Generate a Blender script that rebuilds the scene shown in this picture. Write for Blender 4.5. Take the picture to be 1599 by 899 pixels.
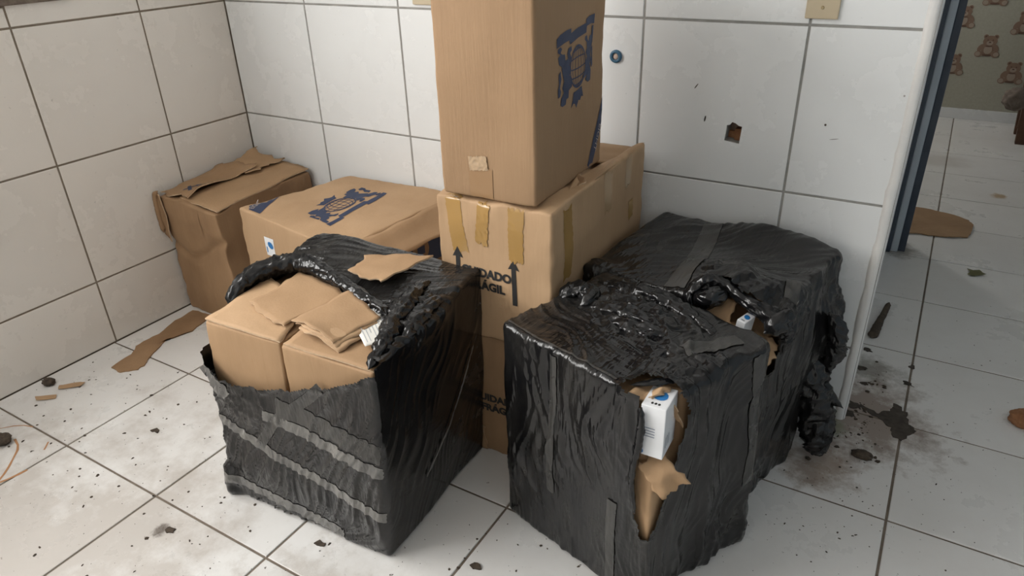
import bpy, bmesh, math, random
import numpy as np
from mathutils import Vector, Matrix
from mathutils.bvhtree import BVHTree
from mathutils.geometry import tessellate_polygon

for o in list(bpy.data.objects):
    bpy.data.objects.remove(o, do_unlink=True)
S = bpy.context.scene
COL = S.collection
random.seed(4)

# ------------------------------------------------------------------ camera
T = 0.44                                    # one ceramic tile with its joint
cam_d = bpy.data.cameras.new('camera')
cam = bpy.data.objects.new('camera', cam_d)
COL.objects.link(cam)
cam.location = (2.5179, -1.9943, 1.4026)
cam.rotation_euler = (math.radians(62.2427), math.radians(1.6045), math.radians(30.7238))
cam_d.sensor_fit = 'HORIZONTAL'
cam_d.sensor_width = 36.0
cam_d.lens = 36.0 * 1103.35 / 1599.0
cam_d.clip_start = 0.05
cam_d.clip_end = 100
S.camera = cam

# ------------------------------------------------------------------ sky, daylight, exposure
world = bpy.data.worlds.new('overcast_sky')
S.world = world
world.use_nodes = True
bg = world.node_tree.nodes['Background']
bg.inputs[0].default_value = (1.0, 0.985, 0.958, 1)
bg.inputs[1].default_value = 13.3


def portal(name, loc, rot, sx, sy):
    """light portal in a window opening: lets the sky in, gives off nothing itself"""
    l = bpy.data.lights.new(name, 'AREA')
    l.shape = 'RECTANGLE'
    l.size, l.size_y = sx, sy
    l.cycles.is_portal = True
    o = bpy.data.objects.new(name, l)
    COL.objects.link(o)
    o.location = loc
    o.rotation_euler = rot
    return o


WIN = (-3.60, -1.15, 1.235, 2.50)           # window in the left wall: y0, y1, z0, z1
FWIN = (3.10, 3.80, 1.15, 2.10)             # window of the far room
portal('window_daylight', (-0.075, (WIN[0] + WIN[1]) / 2, (WIN[2] + WIN[3]) / 2), (0, -math.pi / 2, 0),
       WIN[3] - WIN[2], WIN[1] - WIN[0])
portal('far_window_daylight', (0.98, (FWIN[0] + FWIN[1]) / 2, (FWIN[2] + FWIN[3]) / 2), (0, -math.pi / 2, 0),
       FWIN[3] - FWIN[2], FWIN[1] - FWIN[0])
vs = S.view_settings
vs.view_transform = 'Standard'
vs.look = 'None'
vs.gamma = 1.0
vs.use_curve_mapping = False
vs.exposure = 0.0
S.cycles.max_bounces = 10
S.cycles.diffuse_bounces = 7


# ------------------------------------------------------------------ noise
_rng = np.random.default_rng(7)
_perm = _rng.permutation(256)
_perm = np.concatenate([_perm, _perm, _perm])
_g = _rng.normal(size=(256, 3))
_g /= np.linalg.norm(_g, axis=1)[:, None]


def perlin(x, y, z):
    x, y, z = np.broadcast_arrays(np.asarray(x, float), np.asarray(y, float), np.asarray(z, float))
    xi, yi, zi = np.floor(x).astype(int), np.floor(y).astype(int), np.floor(z).astype(int)
    xf, yf, zf = x - xi, y - yi, z - zi
    u, v, w = [t * t * t * (t * (t * 6 - 15) + 10) for t in (xf, yf, zf)]
    out = 0
    for i in (0, 1):
        for j in (0, 1):
            for k in (0, 1):
                h = _perm[_perm[_perm[(xi + i) & 255] + ((yi + j) & 255)] + ((zi + k) & 255)]
                g = _g[h]
                d = g[..., 0] * (xf - i) + g[..., 1] * (yf - j) + g[..., 2] * (zf - k)
                out = out + d * (u if i else 1 - u) * (v if j else 1 - v) * (w if k else 1 - w)
    return out * 1.5


def ridged(x, y, z):
    return 1 - 2.2 * np.abs(perlin(x, y, z))


def sstep(a, b, x):
    t = np.clip((x - a) / (b - a), 0, 1)
    return t * t * (3 - 2 * t)


# ------------------------------------------------------------------ materials
def new_mat(name):
    m = bpy.data.materials.new(name)
    m.use_nodes = True
    nt = m.node_tree
    return m, nt, nt.nodes['Principled BSDF'], nt.nodes, nt.links


def N(nodes, t, **kw):
    n = nodes.new(t)
    for k, v in kw.items():
        if k.startswith('i_'):
            n.inputs[k[2:]].default_value = v
        else:
            setattr(n, k, v)
    return n


def ramp(nodes, a, b, ca=(0, 0, 0, 1), cb=(1, 1, 1, 1)):
    r = nodes.new('ShaderNodeValToRGB')
    r.color_ramp.elements[0].position = a
    r.color_ramp.elements[1].position = b
    r.color_ramp.elements[0].color = ca
    r.color_ramp.elements[1].color = cb
    return r


def mixc(nodes, links, fac, a, b, mode='MIX'):
    m = nodes.new('ShaderNodeMix')
    m.data_type = 'RGBA'
    m.blend_type = mode
    for sock, val in ((m.inputs[0], fac), (m.inputs[6], a), (m.inputs[7], b)):
        if hasattr(val, 'is_output') or isinstance(val, bpy.types.NodeSocket):
            links.new(val, sock)
        elif isinstance(val, (int, float)):
            sock.default_value = val
        else:
            sock.default_value = (*val[:3], 1)
    return m.outputs[2]


def plain(name, col, rough=0.6, spec=0.5, metal=0.0):
    m, nt, b, nodes, links = new_mat(name)
    b.inputs['Base Color'].default_value = (*col, 1)
    b.inputs['Roughness'].default_value = rough
    b.inputs['Specular IOR Level'].default_value = spec
    b.inputs['Metallic'].default_value = metal
    return m


def noise(nodes, links, vec, scale, detail=4, rough=0.55):
    n = N(nodes, 'ShaderNodeTexNoise')
    n.inputs['Scale'].default_value = scale
    n.inputs['Detail'].default_value = detail
    n.inputs['Roughness'].default_value = rough
    if vec is not None:
        links.new(vec, n.inputs['Vector'])
    return n.outputs['Fac']


def tile_mat(name, col, rough, dirt, specks, dirtcol=(0.30, 0.24, 0.18), stains_and_shade=()):
    m, nt, b, nodes, links = new_mat(name)
    pos = N(nodes, 'ShaderNodeNewGeometry').outputs['Position']
    rnd = N(nodes, 'ShaderNodeObjectInfo').outputs['Random']
    c2 = tuple(c * 0.955 for c in col)
    base = mixc(nodes, links, rnd, col, c2)
    r = ramp(nodes, 0.38, 0.92)
    links.new(noise(nodes, links, pos, 3.2, 8, 0.68), r.inputs[0])
    mul = N(nodes, 'ShaderNodeMath', operation='MULTIPLY')
    links.new(r.outputs[0], mul.inputs[0])
    mul.inputs[1].default_value = dirt
    base = mixc(nodes, links, mul.outputs[0], base, dirtcol)
    # specks
    r2 = ramp(nodes, 0.70, 0.735)
    links.new(noise(nodes, links, pos, 60, 3, 0.6), r2.inputs[0])
    mul2 = N(nodes, 'ShaderNodeMath', operation='MULTIPLY')
    links.new(r2.outputs[0], mul2.inputs[0])
    mul2.inputs[1].default_value = specks
    base = mixc(nodes, links, mul2.outputs[0], base, (0.05, 0.042, 0.035))
    # dirt spots and painted shade, each with its own place and outline: (x, y, radius, ragged, colour, strength)
    for (sx, sy, rad, rag, scol, st) in stains_and_shade:
        d = N(nodes, 'ShaderNodeVectorMath', operation='DISTANCE')
        links.new(pos, d.inputs[0])
        d.inputs[1].default_value = (sx, sy, 0)
        n1 = noise(nodes, links, pos, rag, 7, 0.7)
        a = N(nodes, 'ShaderNodeMath', operation='MULTIPLY_ADD')
        links.new(n1, a.inputs[0])
        a.inputs[1].default_value = rad * 2.6
        links.new(d.outputs['Value'], a.inputs[2])
        rr = ramp(nodes, 0.0, 1.0, (st, st, st, 1), (0, 0, 0, 1))
        mr = N(nodes, 'ShaderNodeMapRange')
        links.new(a.outputs[0], mr.inputs[0])
        mr.inputs[1].default_value = rad * 1.75
        mr.inputs[2].default_value = rad * 2.35
        links.new(mr.outputs[0], rr.inputs[0])
        base = mixc(nodes, links, rr.outputs[0], base, scol)
    links.new(base, b.inputs['Base Color'])
    rr = N(nodes, 'ShaderNodeMapRange')
    links.new(r.outputs[0], rr.inputs[0])
    rr.inputs[3].default_value = rough
    rr.inputs[4].default_value = rough + 0.25
    links.new(rr.outputs[0], b.inputs['Roughness'])
    bump = N(nodes, 'ShaderNodeBump')
    bump.inputs['Strength'].default_value = 0.06
    bump.inputs['Distance'].default_value = 0.004
    links.new(noise(nodes, links, pos, 9, 2), bump.inputs['Height'])
    links.new(bump.outputs[0], b.inputs['Normal'])
    return m


def rough_mat(name, a, bcol, scale, rough=0.85, bump_s=0.3, bump_scale=None, spec=0.3):
    m, nt, b, nodes, links = new_mat(name)
    tc = N(nodes, 'ShaderNodeNewGeometry').outputs['Position']
    r = ramp(nodes, 0.3, 0.7, (*a, 1), (*bcol, 1))
    links.new(noise(nodes, links, tc, scale, 6, 0.65), r.inputs[0])
    links.new(r.outputs[0], b.inputs['Base Color'])
    b.inputs['Roughness'].default_value = rough
    b.inputs['Specular IOR Level'].default_value = spec
    bump = N(nodes, 'ShaderNodeBump')
    bump.inputs['Strength'].default_value = bump_s
    bump.inputs['Distance'].default_value = 0.004
    links.new(noise(nodes, links, tc, bump_scale or scale * 3, 4), bump.inputs['Height'])
    links.new(bump.outputs[0], b.inputs['Normal'])
    return m


def cardboard_mat(name, col, dark, flute=0.012):
    m, nt, b, nodes, links = new_mat(name)
    tc = N(nodes, 'ShaderNodeTexCoord').outputs['Object']
    r = ramp(nodes, 0.36, 0.72, (*dark, 1), (*col, 1))
    mp = N(nodes, 'ShaderNodeMapping')
    mp.inputs['Scale'].default_value = (1, 1, 0.35)
    links.new(tc, mp.inputs['Vector'])
    links.new(noise(nodes, links, mp.outputs[0], 5, 7, 0.62), r.inputs[0])
    r2 = ramp(nodes, 0.35, 0.7, (0.86, 0.84, 0.82, 1), (1, 1, 1, 1))
    mp2 = N(nodes, 'ShaderNodeMapping')
    mp2.inputs['Scale'].default_value = (60, 60, 2.2)
    links.new(tc, mp2.inputs['Vector'])
    links.new(noise(nodes, links, mp2.outputs[0], 3, 3, 0.5), r2.inputs[0])
    base = mixc(nodes, links, 0.22, r.outputs[0], r2.outputs[0], 'MULTIPLY')
    links.new(base, b.inputs['Base Color'])
    b.inputs['Roughness'].default_value = 0.72
    b.inputs['Specular IOR Level'].default_value = 0.35
    bump = N(nodes, 'ShaderNodeBump')
    bump.inputs['Strength'].default_value = 0.22
    bump.inputs['Distance'].default_value = 0.003
    links.new(noise(nodes, links, mp2.outputs[0], 3, 3, 0.5), bump.inputs['Height'])
    links.new(bump.outputs[0], b.inputs['Normal'])
    return m


def plastic_mat(name, col, dust, rough, dustamt=0.6, bumps=0.42):
    m, nt, b, nodes, links = new_mat(name)
    tc = N(nodes, 'ShaderNodeTexCoord').outputs['Object']
    mp = N(nodes, 'ShaderNodeMapping')
    mp.inputs['Rotation'].default_value = (0.5, 0.3, 0.6)
    mp.inputs['Scale'].default_value = (3.2, 0.8, 1.2)
    links.new(tc, mp.inputs['Vector'])
    r = ramp(nodes, 0.40, 0.74)
    nz = noise(nodes, links, mp.outputs[0], 4, 8, 0.68)
    links.new(nz, r.inputs[0])
    ml = N(nodes, 'ShaderNodeMath', operation='MULTIPLY')
    links.new(r.outputs[0], ml.inputs[0])
    ml.inputs[1].default_value = dustamt
    base = mixc(nodes, links, ml.outputs[0], col, dust)
    links.new(base, b.inputs['Base Color'])
    rr = N(nodes, 'ShaderNodeMapRange')
    links.new(r.outputs[0], rr.inputs[0])
    rr.inputs[3].default_value = rough
    rr.inputs[4].default_value = rough + 0.2
    links.new(rr.outputs[0], b.inputs['Roughness'])
    b.inputs['Specular IOR Level'].default_value = 0.42
    # fine creases of the film: long streaks crossed by small puckers
    mp2 = N(nodes, 'ShaderNodeMapping')
    mp2.inputs['Rotation'].default_value = (0.35, 0.25, 0.5)
    mp2.inputs['Scale'].default_value = (1.0, 0.10, 0.13)
    links.new(tc, mp2.inputs['Vector'])
    hs = []
    for vec, sc, amp, det in ((mp2.outputs[0], 48, 1.25, 2), (mp.outputs[0], 9, 0.9, 3), (tc, 60, 0.14, 2)):
        n1 = noise(nodes, links, vec, sc, det, 0.55)
        sb = N(nodes, 'ShaderNodeMath', operation='SUBTRACT')
        links.new(n1, sb.inputs[0])
        sb.inputs[1].default_value = 0.5
        ab = N(nodes, 'ShaderNodeMath', operation='ABSOLUTE')
        links.new(sb.outputs[0], ab.inputs[0])
        ml2 = N(nodes, 'ShaderNodeMath', operation='MULTIPLY')
        links.new(ab.outputs[0], ml2.inputs[0])
        ml2.inputs[1].default_value = -amp
        hs.append(ml2.outputs[0])
    a1 = N(nodes, 'ShaderNodeMath', operation='ADD')
    links.new(hs[0], a1.inputs[0])
    links.new(hs[1], a1.inputs[1])
    a2 = N(nodes, 'ShaderNodeMath', operation='ADD')
    links.new(a1.outputs[0], a2.inputs[0])
    links.new(hs[2], a2.inputs[1])
    bump = N(nodes, 'ShaderNodeBump')
    bump.inputs['Strength'].default_value = bumps
    bump.inputs['Distance'].default_value = 0.008
    links.new(a2.outputs[0], bump.inputs['Height'])
    links.new(bump.outputs[0], b.inputs['Normal'])
    return m


M = {}
M['wall_tile'] = tile_mat('wall_tile', (0.725, 0.735, 0.735), 0.20, 0.07, 0.2)
M['wall_tile_warm'] = tile_mat('wall_tile_warm', (0.72, 0.68, 0.63), 0.20, 0.07, 0.25)
M['floor_tile'] = tile_mat(
    'floor_tile', (0.72, 0.71, 0.695), 0.26, 0.22, 0.85, (0.33, 0.27, 0.21),
    stains_and_shade=((2.49, 0.06, 0.27, 9, (0.17, 0.115, 0.085), 0.8), (2.44, -0.24, 0.12, 14, (0.24, 0.165, 0.115), 0.75),
            (2.52, 0.33, 0.10, 10, (0.12, 0.105, 0.08), 0.7), (2.45, -0.05, 0.05, 12, (0.17, 0.19, 0.12), 0.6),
            (2.50, 1.42, 0.10, 11, (0.10, 0.08, 0.06), 0.6), (2.61, 2.95, 0.16, 3, (0.25, 0.20, 0.16), 0.3),  # last spot: far-room floor shadow painted in as a soft darker patch
            (2.90, 2.4, 0.045, 14, (0.34, 0.21, 0.08), 0.8), (0.30, -1.50, 0.07, 16, (0.48, 0.30, 0.16), 0.5),
            (0.8, -1.75, 0.80, 5, (0.34, 0.29, 0.245), 0.55), (1.5, -1.4, 0.3, 5, (0.33, 0.28, 0.23), 0.3), (1.0, -1.33, 0.025, 30, (0.10, 0.08, 0.065), 0.85)))  # first spot: real soiling, strengthened in colour to darken the over-lit front floor
M['grout'] = rough_mat('grout', (0.17, 0.135, 0.10), (0.26, 0.22, 0.175), 14, 0.95)
M['grout_grey'] = rough_mat('grout_grey', (0.22, 0.215, 0.20), (0.34, 0.33, 0.31), 14, 0.95)
M['floor_grout'] = rough_mat('floor_grout', (0.115, 0.09, 0.07), (0.21, 0.175, 0.14), 12, 0.95)
M['plaster'] = rough_mat('plaster', (0.62, 0.61, 0.60), (0.72, 0.70, 0.67), 8, 0.7, 0.5, 40)
M['paint'] = rough_mat('wall_paint', (0.60, 0.585, 0.56), (0.66, 0.645, 0.62), 4, 0.85, 0.15, 30)
M['bounce_blue'] = rough_mat('wall_bounce_blue', (0.40, 0.47, 0.53), (0.44, 0.51, 0.57), 4, 0.85, 0.15, 30)  # invented blue for the unseen right wall, chosen to cool the bounced light
M['ceiling'] = plain('ceiling_paint', (0.66, 0.65, 0.63), 0.9)
M['brick'] = rough_mat('broken_brick', (0.16, 0.10, 0.07), (0.30, 0.22, 0.17), 30, 0.95)
M['sill'] = rough_mat('window_sill_stone', (0.10, 0.075, 0.06), (0.2, 0.16, 0.13), 30, 0.7)
M['jamb'] = rough_mat('grey_blue_door_paint', (0.36, 0.40, 0.44), (0.44, 0.48, 0.52), 6, 0.45, 0.1, 20, 0.5)
M['jamb_dark'] = rough_mat('navy_door_paint', (0.025, 0.036, 0.055), (0.045, 0.058, 0.08), 7, 0.4, 0.1, 20, 0.5)
M['card'] = cardboard_mat('cardboard', (0.405, 0.260, 0.146), (0.34, 0.213, 0.115))
M['card_smooth'] = cardboard_mat('cardboard_smooth', (0.335, 0.212, 0.118), (0.295, 0.183, 0.10))
M['card_pale'] = cardboard_mat('cardboard_pale', (0.475, 0.315, 0.185), (0.40, 0.258, 0.145))
M['card_worn'] = cardboard_mat('cardboard_worn', (0.37, 0.232, 0.128), (0.26, 0.155, 0.082))
M['card_edge'] = rough_mat('cardboard_torn_edge', (0.42, 0.29, 0.18), (0.58, 0.43, 0.29), 60, 0.95)
M['inside'] = plain('box_inside', (0.20, 0.13, 0.075), 0.9)
M['tape'] = plain('brown_packing_tape', (0.36, 0.215, 0.075), 0.22)
M['tape_faint'] = plain('sheer_packing_tape', (0.43, 0.29, 0.165), 0.2)
M['tape_sheer_brown'] = plain('sheer_brown_tape', (0.30, 0.180, 0.092), 0.3)
M['tape_clear'] = plain('clear_packing_tape', (0.42, 0.30, 0.19), 0.08)
M['film'] = plastic_mat('black_plastic_film', (0.005, 0.005, 0.0058), (0.030, 0.028, 0.025), 0.16, 0.8)
M['film_gloss'] = plastic_mat('black_plastic_bunched', (0.006, 0.006, 0.0068), (0.022, 0.021, 0.020), 0.13, 0.5)
M['strap'] = plastic_mat('clear_tape_on_black', (0.10, 0.097, 0.093), (0.25, 0.24, 0.22), 0.14, 0.9, 0.6)
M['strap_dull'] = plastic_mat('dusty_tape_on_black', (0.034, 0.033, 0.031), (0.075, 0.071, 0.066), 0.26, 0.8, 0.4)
M['blue_ink'] = plain('blue_print', (0.024, 0.036, 0.080), 0.6)
M['black_ink'] = plain('black_print', (0.018, 0.017, 0.017), 0.6)
M['pale_ink'] = plain('unprinted_lettering', (0.42, 0.36, 0.33), 0.7)
M['carton_white'] = plain('carton_white', (0.74, 0.75, 0.77), 0.35)
M['carton_blue'] = plain('carton_blue', (0.02, 0.16, 0.42), 0.35)
M['carton_grey'] = plain('carton_small_print', (0.16, 0.19, 0.26), 0.5)
M['paper'] = plain('white_paper', (0.66, 0.65, 0.61), 0.7)
M['faint_print'] = plain('faint_paper_print', (0.36, 0.38, 0.40), 0.7)
M['plate'] = plain('beige_plastic', (0.46, 0.38, 0.26), 0.4)
M['screw'] = plain('screw', (0.35, 0.28, 0.16), 0.4, 0.5, 0.6)
M['pipe_blue'] = plain('blue_pipe', (0.03, 0.10, 0.17), 0.45)
M['pipe_plug'] = plain('pipe_plug', (0.52, 0.40, 0.33), 0.7)
M['wood'] = rough_mat('brown_wood', (0.06, 0.030, 0.018), (0.12, 0.060, 0.035), 9, 0.55)
M['rag'] = rough_mat('grey_brown_rag', (0.10, 0.078, 0.062), (0.19, 0.155, 0.13), 20, 0.95)
M['stone'] = rough_mat('brick_crumb', (0.20, 0.085, 0.04), (0.34, 0.17, 0.085), 40, 0.95)
M['dark_bit'] = rough_mat('dark_flake', (0.035, 0.028, 0.022), (0.10, 0.075, 0.055), 60, 0.95)
M['rust'] = plain('rust_stain', (0.40, 0.20, 0.09), 0.6)
M['leaf'] = plain('dry_leaf', (0.10, 0.095, 0.035), 0.8)
M['mud'] = rough_mat('dark_grime', (0.035, 0.029, 0.024), (0.085, 0.07, 0.058), 30, 0.9)
M['far_tile'] = rough_mat('printed_tile', (0.345, 0.335, 0.27), (0.40, 0.385, 0.315), 60, 0.4, 0.05)
M['bear'] = plain('bear_print', (0.225, 0.145, 0.10), 0.5)
M['bear_dark'] = plain('bear_print_dark', (0.12, 0.065, 0.042), 0.5)
M['bear_pale'] = plain('bear_print_pale', (0.33, 0.265, 0.205), 0.5)


# ------------------------------------------------------------------ object helpers
def mesh_obj(name, verts, faces, mat, parent=None, smooth=False, mats=None, fmat=None):
    me = bpy.data.meshes.new(name)
    v = [tuple(map(float, p)) for p in verts]
    me.from_pydata(v, [], [tuple(map(int, f)) for f in faces])
    for m in (mats or [mat]):
        me.materials.append(m)
    if fmat is not None:
        me.polygons.foreach_set('material_index', np.asarray(fmat, dtype=np.int32))
    if smooth:
        me.polygons.foreach_set('use_smooth', np.ones(len(me.polygons), dtype=bool))
    me.update()
    o = bpy.data.objects.new(name, me)
    COL.objects.link(o)
    if parent is not None:
        o.parent = parent
    return o


def empty(name, loc, rz=0.0):
    o = bpy.data.objects.new(name, None)
    COL.objects.link(o)
    o.empty_display_size = 0.1
    o.location = loc
    o.rotation_euler = (0, 0, rz)
    return o


def tag(o, label, cat, group=None, kind=None):
    o['label'] = label
    o['category'] = cat
    if group:
        o['group'] = group
    if kind:
        o['kind'] = kind
    return o


def struct(o):
    o['kind'] = 'structure'
    return o


def stuff(o):
    o['kind'] = 'stuff'
    return o


def boxes_mesh(bs):
    V, F = [], []
    for (x0, x1, y0, y1, z0, z1) in bs:
        n = len(V)
        V += [(x0, y0, z0), (x1, y0, z0), (x1, y1, z0), (x0, y1, z0), (x0, y0, z1), (x1, y0, z1), (x1, y1, z1), (x0, y1, z1)]
        F += [(n, n + 3, n + 2, n + 1), (n + 4, n + 5, n + 6, n + 7), (n, n + 1, n + 5, n + 4), (n + 1, n + 2, n + 6, n + 5),
              (n + 2, n + 3, n + 7, n + 6), (n + 3, n, n + 4, n + 7)]
    return V, F


def box_obj(name, b, mat, parent=None, bevel=0.0):
    V, F = boxes_mesh([b])
    o = mesh_obj(name, V, F, mat, parent)
    if bevel:
        bm = bmesh.new()
        bm.from_mesh(o.data)
        bmesh.ops.bevel(bm, geom=bm.edges[:], offset=bevel, segments=2, affect='EDGES', profile=0.6)
        bm.to_mesh(o.data)
        bm.free()
    return o


def grid_faces(nu, nv, off=0, flip=False):
    i, j = np.meshgrid(np.arange(nu), np.arange(nv), indexing='ij')
    a = off + i * (nv + 1) + j
    q = np.stack([a, a + (nv + 1), a + (nv + 1) + 1, a + 1], -1).reshape(-1, 4)
    return q[:, ::-1] if flip else q


def lattice_box(xs, ys, zs, bottom=True):
    """surface grid of a box on the given coordinate lines, with merged edges"""
    ax = [np.asarray(xs), np.asarray(ys), np.asarray(zs)]
    n = [len(a) for a in ax]
    P, Q = [], []
    off = 0
    for a in range(3):
        b, c = (a + 1) % 3, (a + 2) % 3
        for side in (0, 1):
            if a == 2 and side == 0 and not bottom:
                continue
            i, j = np.meshgrid(np.arange(n[b]), np.arange(n[c]), indexing='ij')
            idx = np.zeros(i.shape + (3,), int)
            idx[..., a] = (n[a] - 1) if side else 0
            idx[..., b] = i
            idx[..., c] = j
            P.append(idx.reshape(-1, 3))
            Q.append(grid_faces(n[b] - 1, n[c] - 1, off, flip=(side == 0)))
            off += i.size
    P = np.concatenate(P)
    Q = np.concatenate(Q)
    key = (P[:, 0] * n[1] + P[:, 1]) * n[2] + P[:, 2]
    _, first, inv = np.unique(key, return_index=True, return_inverse=True)
    P = P[first]
    V = np.stack([ax[k][P[:, k]] for k in range(3)], -1)
    return V, inv.reshape(-1)[Q]


def edge_lines(L, cell, r):
    n = max(2, int(round((L - 2 * r) / cell)))
    return np.concatenate([[0, r * 0.3, r * 0.65], np.linspace(r, L - r, n + 1), [L - r * 0.65, L - r * 0.3, L]])


def round_box(V, dims, r):
    inner = np.clip(V, r, np.asarray(dims) - r)
    d = V - inner
    l = np.linalg.norm(d, axis=1)
    D = d / np.maximum(l, 1e-9)[:, None]
    return inner + D * r, D


def bvh_of(o):
    me = o.data
    return BVHTree.FromPolygons([v.co.copy() for v in me.vertices], [tuple(p.vertices) for p in me.polygons])


def carton_body(name, dims, mat, parent, seed=0, dent=0.004, r=0.007, cell=0.022, warp=None, bottom=True):
    """cardboard case: rounded, slightly bulged and dented surface"""
    V, Q = lattice_box(edge_lines(dims[0], cell, r), edge_lines(dims[1], cell, r), edge_lines(dims[2], cell, r), bottom)
    P, D = round_box(V, dims, r)
    s = seed * 13.7
    dd = dent * (perlin(P[:, 0] * 5 + s, P[:, 1] * 5, P[:, 2] * 5) + 0.5 * perlin(P[:, 0] * 13, P[:, 1] * 13 + s, P[:, 2] * 13))
    P = P + D * dd[:, None]
    # worn, slightly broken edges
    e = np.sort(np.minimum(V, np.asarray(dims) - V), axis=1)[:, 1]
    w = sstep(0.02, 0.0, e) * (perlin(P[:, 0] * 26 + s, P[:, 1] * 26, P[:, 2] * 26))
    P = P + D * (w * dent * 0.7)[:, None]
    if warp is not None:
        P = warp(P)
    P[:, 2] = np.maximum(P[:, 2], 0.001)
    return mesh_obj(name, P, Q, mat, parent, smooth=True)


def sheet(name, c4, mat, parent=None, n=(14, 14), th=0.004, curl=0.006, jag=0.004, seed=0, bend=None, edge_mat=None, base=None):
    """torn or folded card: bilinear patch with real thickness. c4 = four corners, counter-clockwise seen from above"""
    c = [np.asarray(p, float) for p in c4]
    nu, nv = n
    u, v = np.meshgrid(np.linspace(0, 1, nu + 1), np.linspace(0, 1, nv + 1), indexing='ij')
    u, v = u.reshape(-1), v.reshape(-1)
    s = seed * 7.31 + 0.5
    lu = np.linalg.norm(c[1] - c[0])
    lv = np.linalg.norm(c[3] - c[0])
    eu = sstep(0.12, 0, np.minimum(u, 1 - u)) * jag / lu * np.sign(u - .5) * (perlin(v * 3.5 + s, s, .3) + .5 * perlin(v * 8 + s, s, 5.3)) * 2
    ev = sstep(0.12, 0, np.minimum(v, 1 - v)) * jag / lv * np.sign(v - .5) * (perlin(u * 3.5 + s, s, 9.3) + .5 * perlin(u * 8 + s, s, 2.3)) * 2
    if base == 'v0':
        ev = np.where(v < 0.2, 0, ev)
    u2, v2 = u + eu, v + ev
    P = ((1 - u2) * (1 - v2))[:, None] * c[0] + (u2 * (1 - v2))[:, None] * c[1] + (u2 * v2)[:, None] * c[2] + ((1 - u2) * v2)[:, None] * c[3]
    nrm = np.cross(c[1] - c[0], c[3] - c[0])
    nrm = nrm / np.linalg.norm(nrm)
    h = curl * perlin(u * 2.3 + s, v * 2.3, s)
    if bend is not None:
        h = h + bend(u, v)
    P = P + nrm * h[:, None]
    n0 = len(P)
    V = np.concatenate([P + nrm * th * 0.5, P - nrm * th * 0.5])
    Qt = grid_faces(nu, nv)
    Qb = grid_faces(nu, nv, n0, flip=True)
    idx = np.arange(n0).reshape(nu + 1, nv + 1)
    loop = np.concatenate([idx[:, 0], idx[-1, 1:], idx[-2::-1, -1], idx[0, -2:0:-1]])
    nx = np.roll(loop, -1)
    Qs = np.stack([loop, loop + n0, nx + n0, nx], -1)
    F = np.concatenate([Qt, Qb, Qs])
    fm = np.concatenate([np.zeros(len(Qt) + len(Qb)), np.ones(len(Qs))])
    o = mesh_obj(name, V, F, None, parent, mats=[mat, edge_mat or M['card_edge']], fmat=fm)
    sm = np.zeros(len(F), bool)
    sm[:len(Qt) + len(Qb)] = True
    o.data.polygons.foreach_set('use_smooth', sm)
    return o


def strip(name, bvh, pts, nrm, width, mat, parent, off=0.0012, step=0.006, across=4, jag=0.0, seed=0, crinkle=0.0, reach=0.12):
    """tape pressed on a surface: follows the mesh under it; pts = centre line just above the surface"""
    pts = [np.asarray(p, float) for p in pts]
    nrm = np.asarray(nrm, float)
    seg = [np.linalg.norm(b - a) for a, b in zip(pts[:-1], pts[1:])]
    tot = sum(seg)
    k = max(3, int(tot / step))
    V = []
    for i in range(k + 1):
        t = tot * i / k
        j = 0
        while j < len(seg) - 1 and t > seg[j]:
            t -= seg[j]
            j += 1
        c = pts[j] + (pts[j + 1] - pts[j]) * (t / seg[j])
        d = (pts[j + 1] - pts[j]) / seg[j]
        s = np.cross(nrm, d)
        s /= np.linalg.norm(s)
        for a in range(across + 1):
            w = (a / across - 0.5) * width
            e = 0.0
            if jag and i in (0, k):
                e = jag * float(perlin(a * 1.7 + seed, seed * 2.1 + i, .4))
            if jag and a in (0, across):
                w += jag * 0.35 * float(perlin(i * .35 + seed, a, 3.1))
            q = c + s * w + d * e
            hit = bvh.ray_cast(Vector(q + nrm * reach), Vector(-nrm), reach * 2.2)
            h = np.array(hit[0]) if hit[0] is not None else q
            V.append(h + nrm * (off + crinkle * float(ridged(q[0] * 60 + seed, q[1] * 60, q[2] * 60) + .6)))
    F = grid_faces(k, across)
    o = mesh_obj(name, V, F, mat, parent, smooth=True)
    return o


def decal(name, bvh, polys, origin, ux, uy, mat, parent, off=0.0012, maxe=0.03):
    """flat print: polygons in face coordinates, laid on the surface"""
    origin, ux, uy = [np.asarray(p, float) for p in (origin, ux, uy)]
    nrm = np.cross(ux, uy)
    V, F = [], []
    for poly in polys:
        tri = tessellate_polygon([[Vector((p[0], p[1], 0)) for p in poly]])
        n = len(V)
        V += [tuple(p) for p in poly]
        F += [(n + a, n + b, n + c) for a, b, c in tri]
    bm = bmesh.new()
    vs_ = [bm.verts.new((p[0], p[1], 0)) for p in V]
    for f in F:
        try:
            bm.faces.new([vs_[i] for i in f])
        except ValueError:
            pass
    for _ in range(3):
        long_e = [e for e in bm.edges if e.calc_length() > maxe]
        if not long_e:
            break
        bmesh.ops.subdivide_edges(bm, edges=long_e, cuts=1)
        bmesh.ops.triangulate(bm, faces=[f for f in bm.faces if len(f.verts) > 3])
    for v in bm.verts:
        q = origin + ux * v.co.x + uy * v.co.y
        hit = bvh.ray_cast(Vector(q + nrm * 0.08), Vector(-nrm), 0.2) if bvh else (None,)
        h = np.array(hit[0]) if hit[0] is not None else q
        v.co = Vector(h + nrm * off)
    bm.normal_update()
    for f in bm.faces:
        if f.normal.dot(Vector(nrm)) < 0:
            f.normal_flip()
    me = bpy.data.meshes.new(name)
    bm.to_mesh(me)
    bm.free()
    me.materials.append(mat)
    o = bpy.data.objects.new(name, me)
    COL.objects.link(o)
    o.parent = parent
    return o


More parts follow.
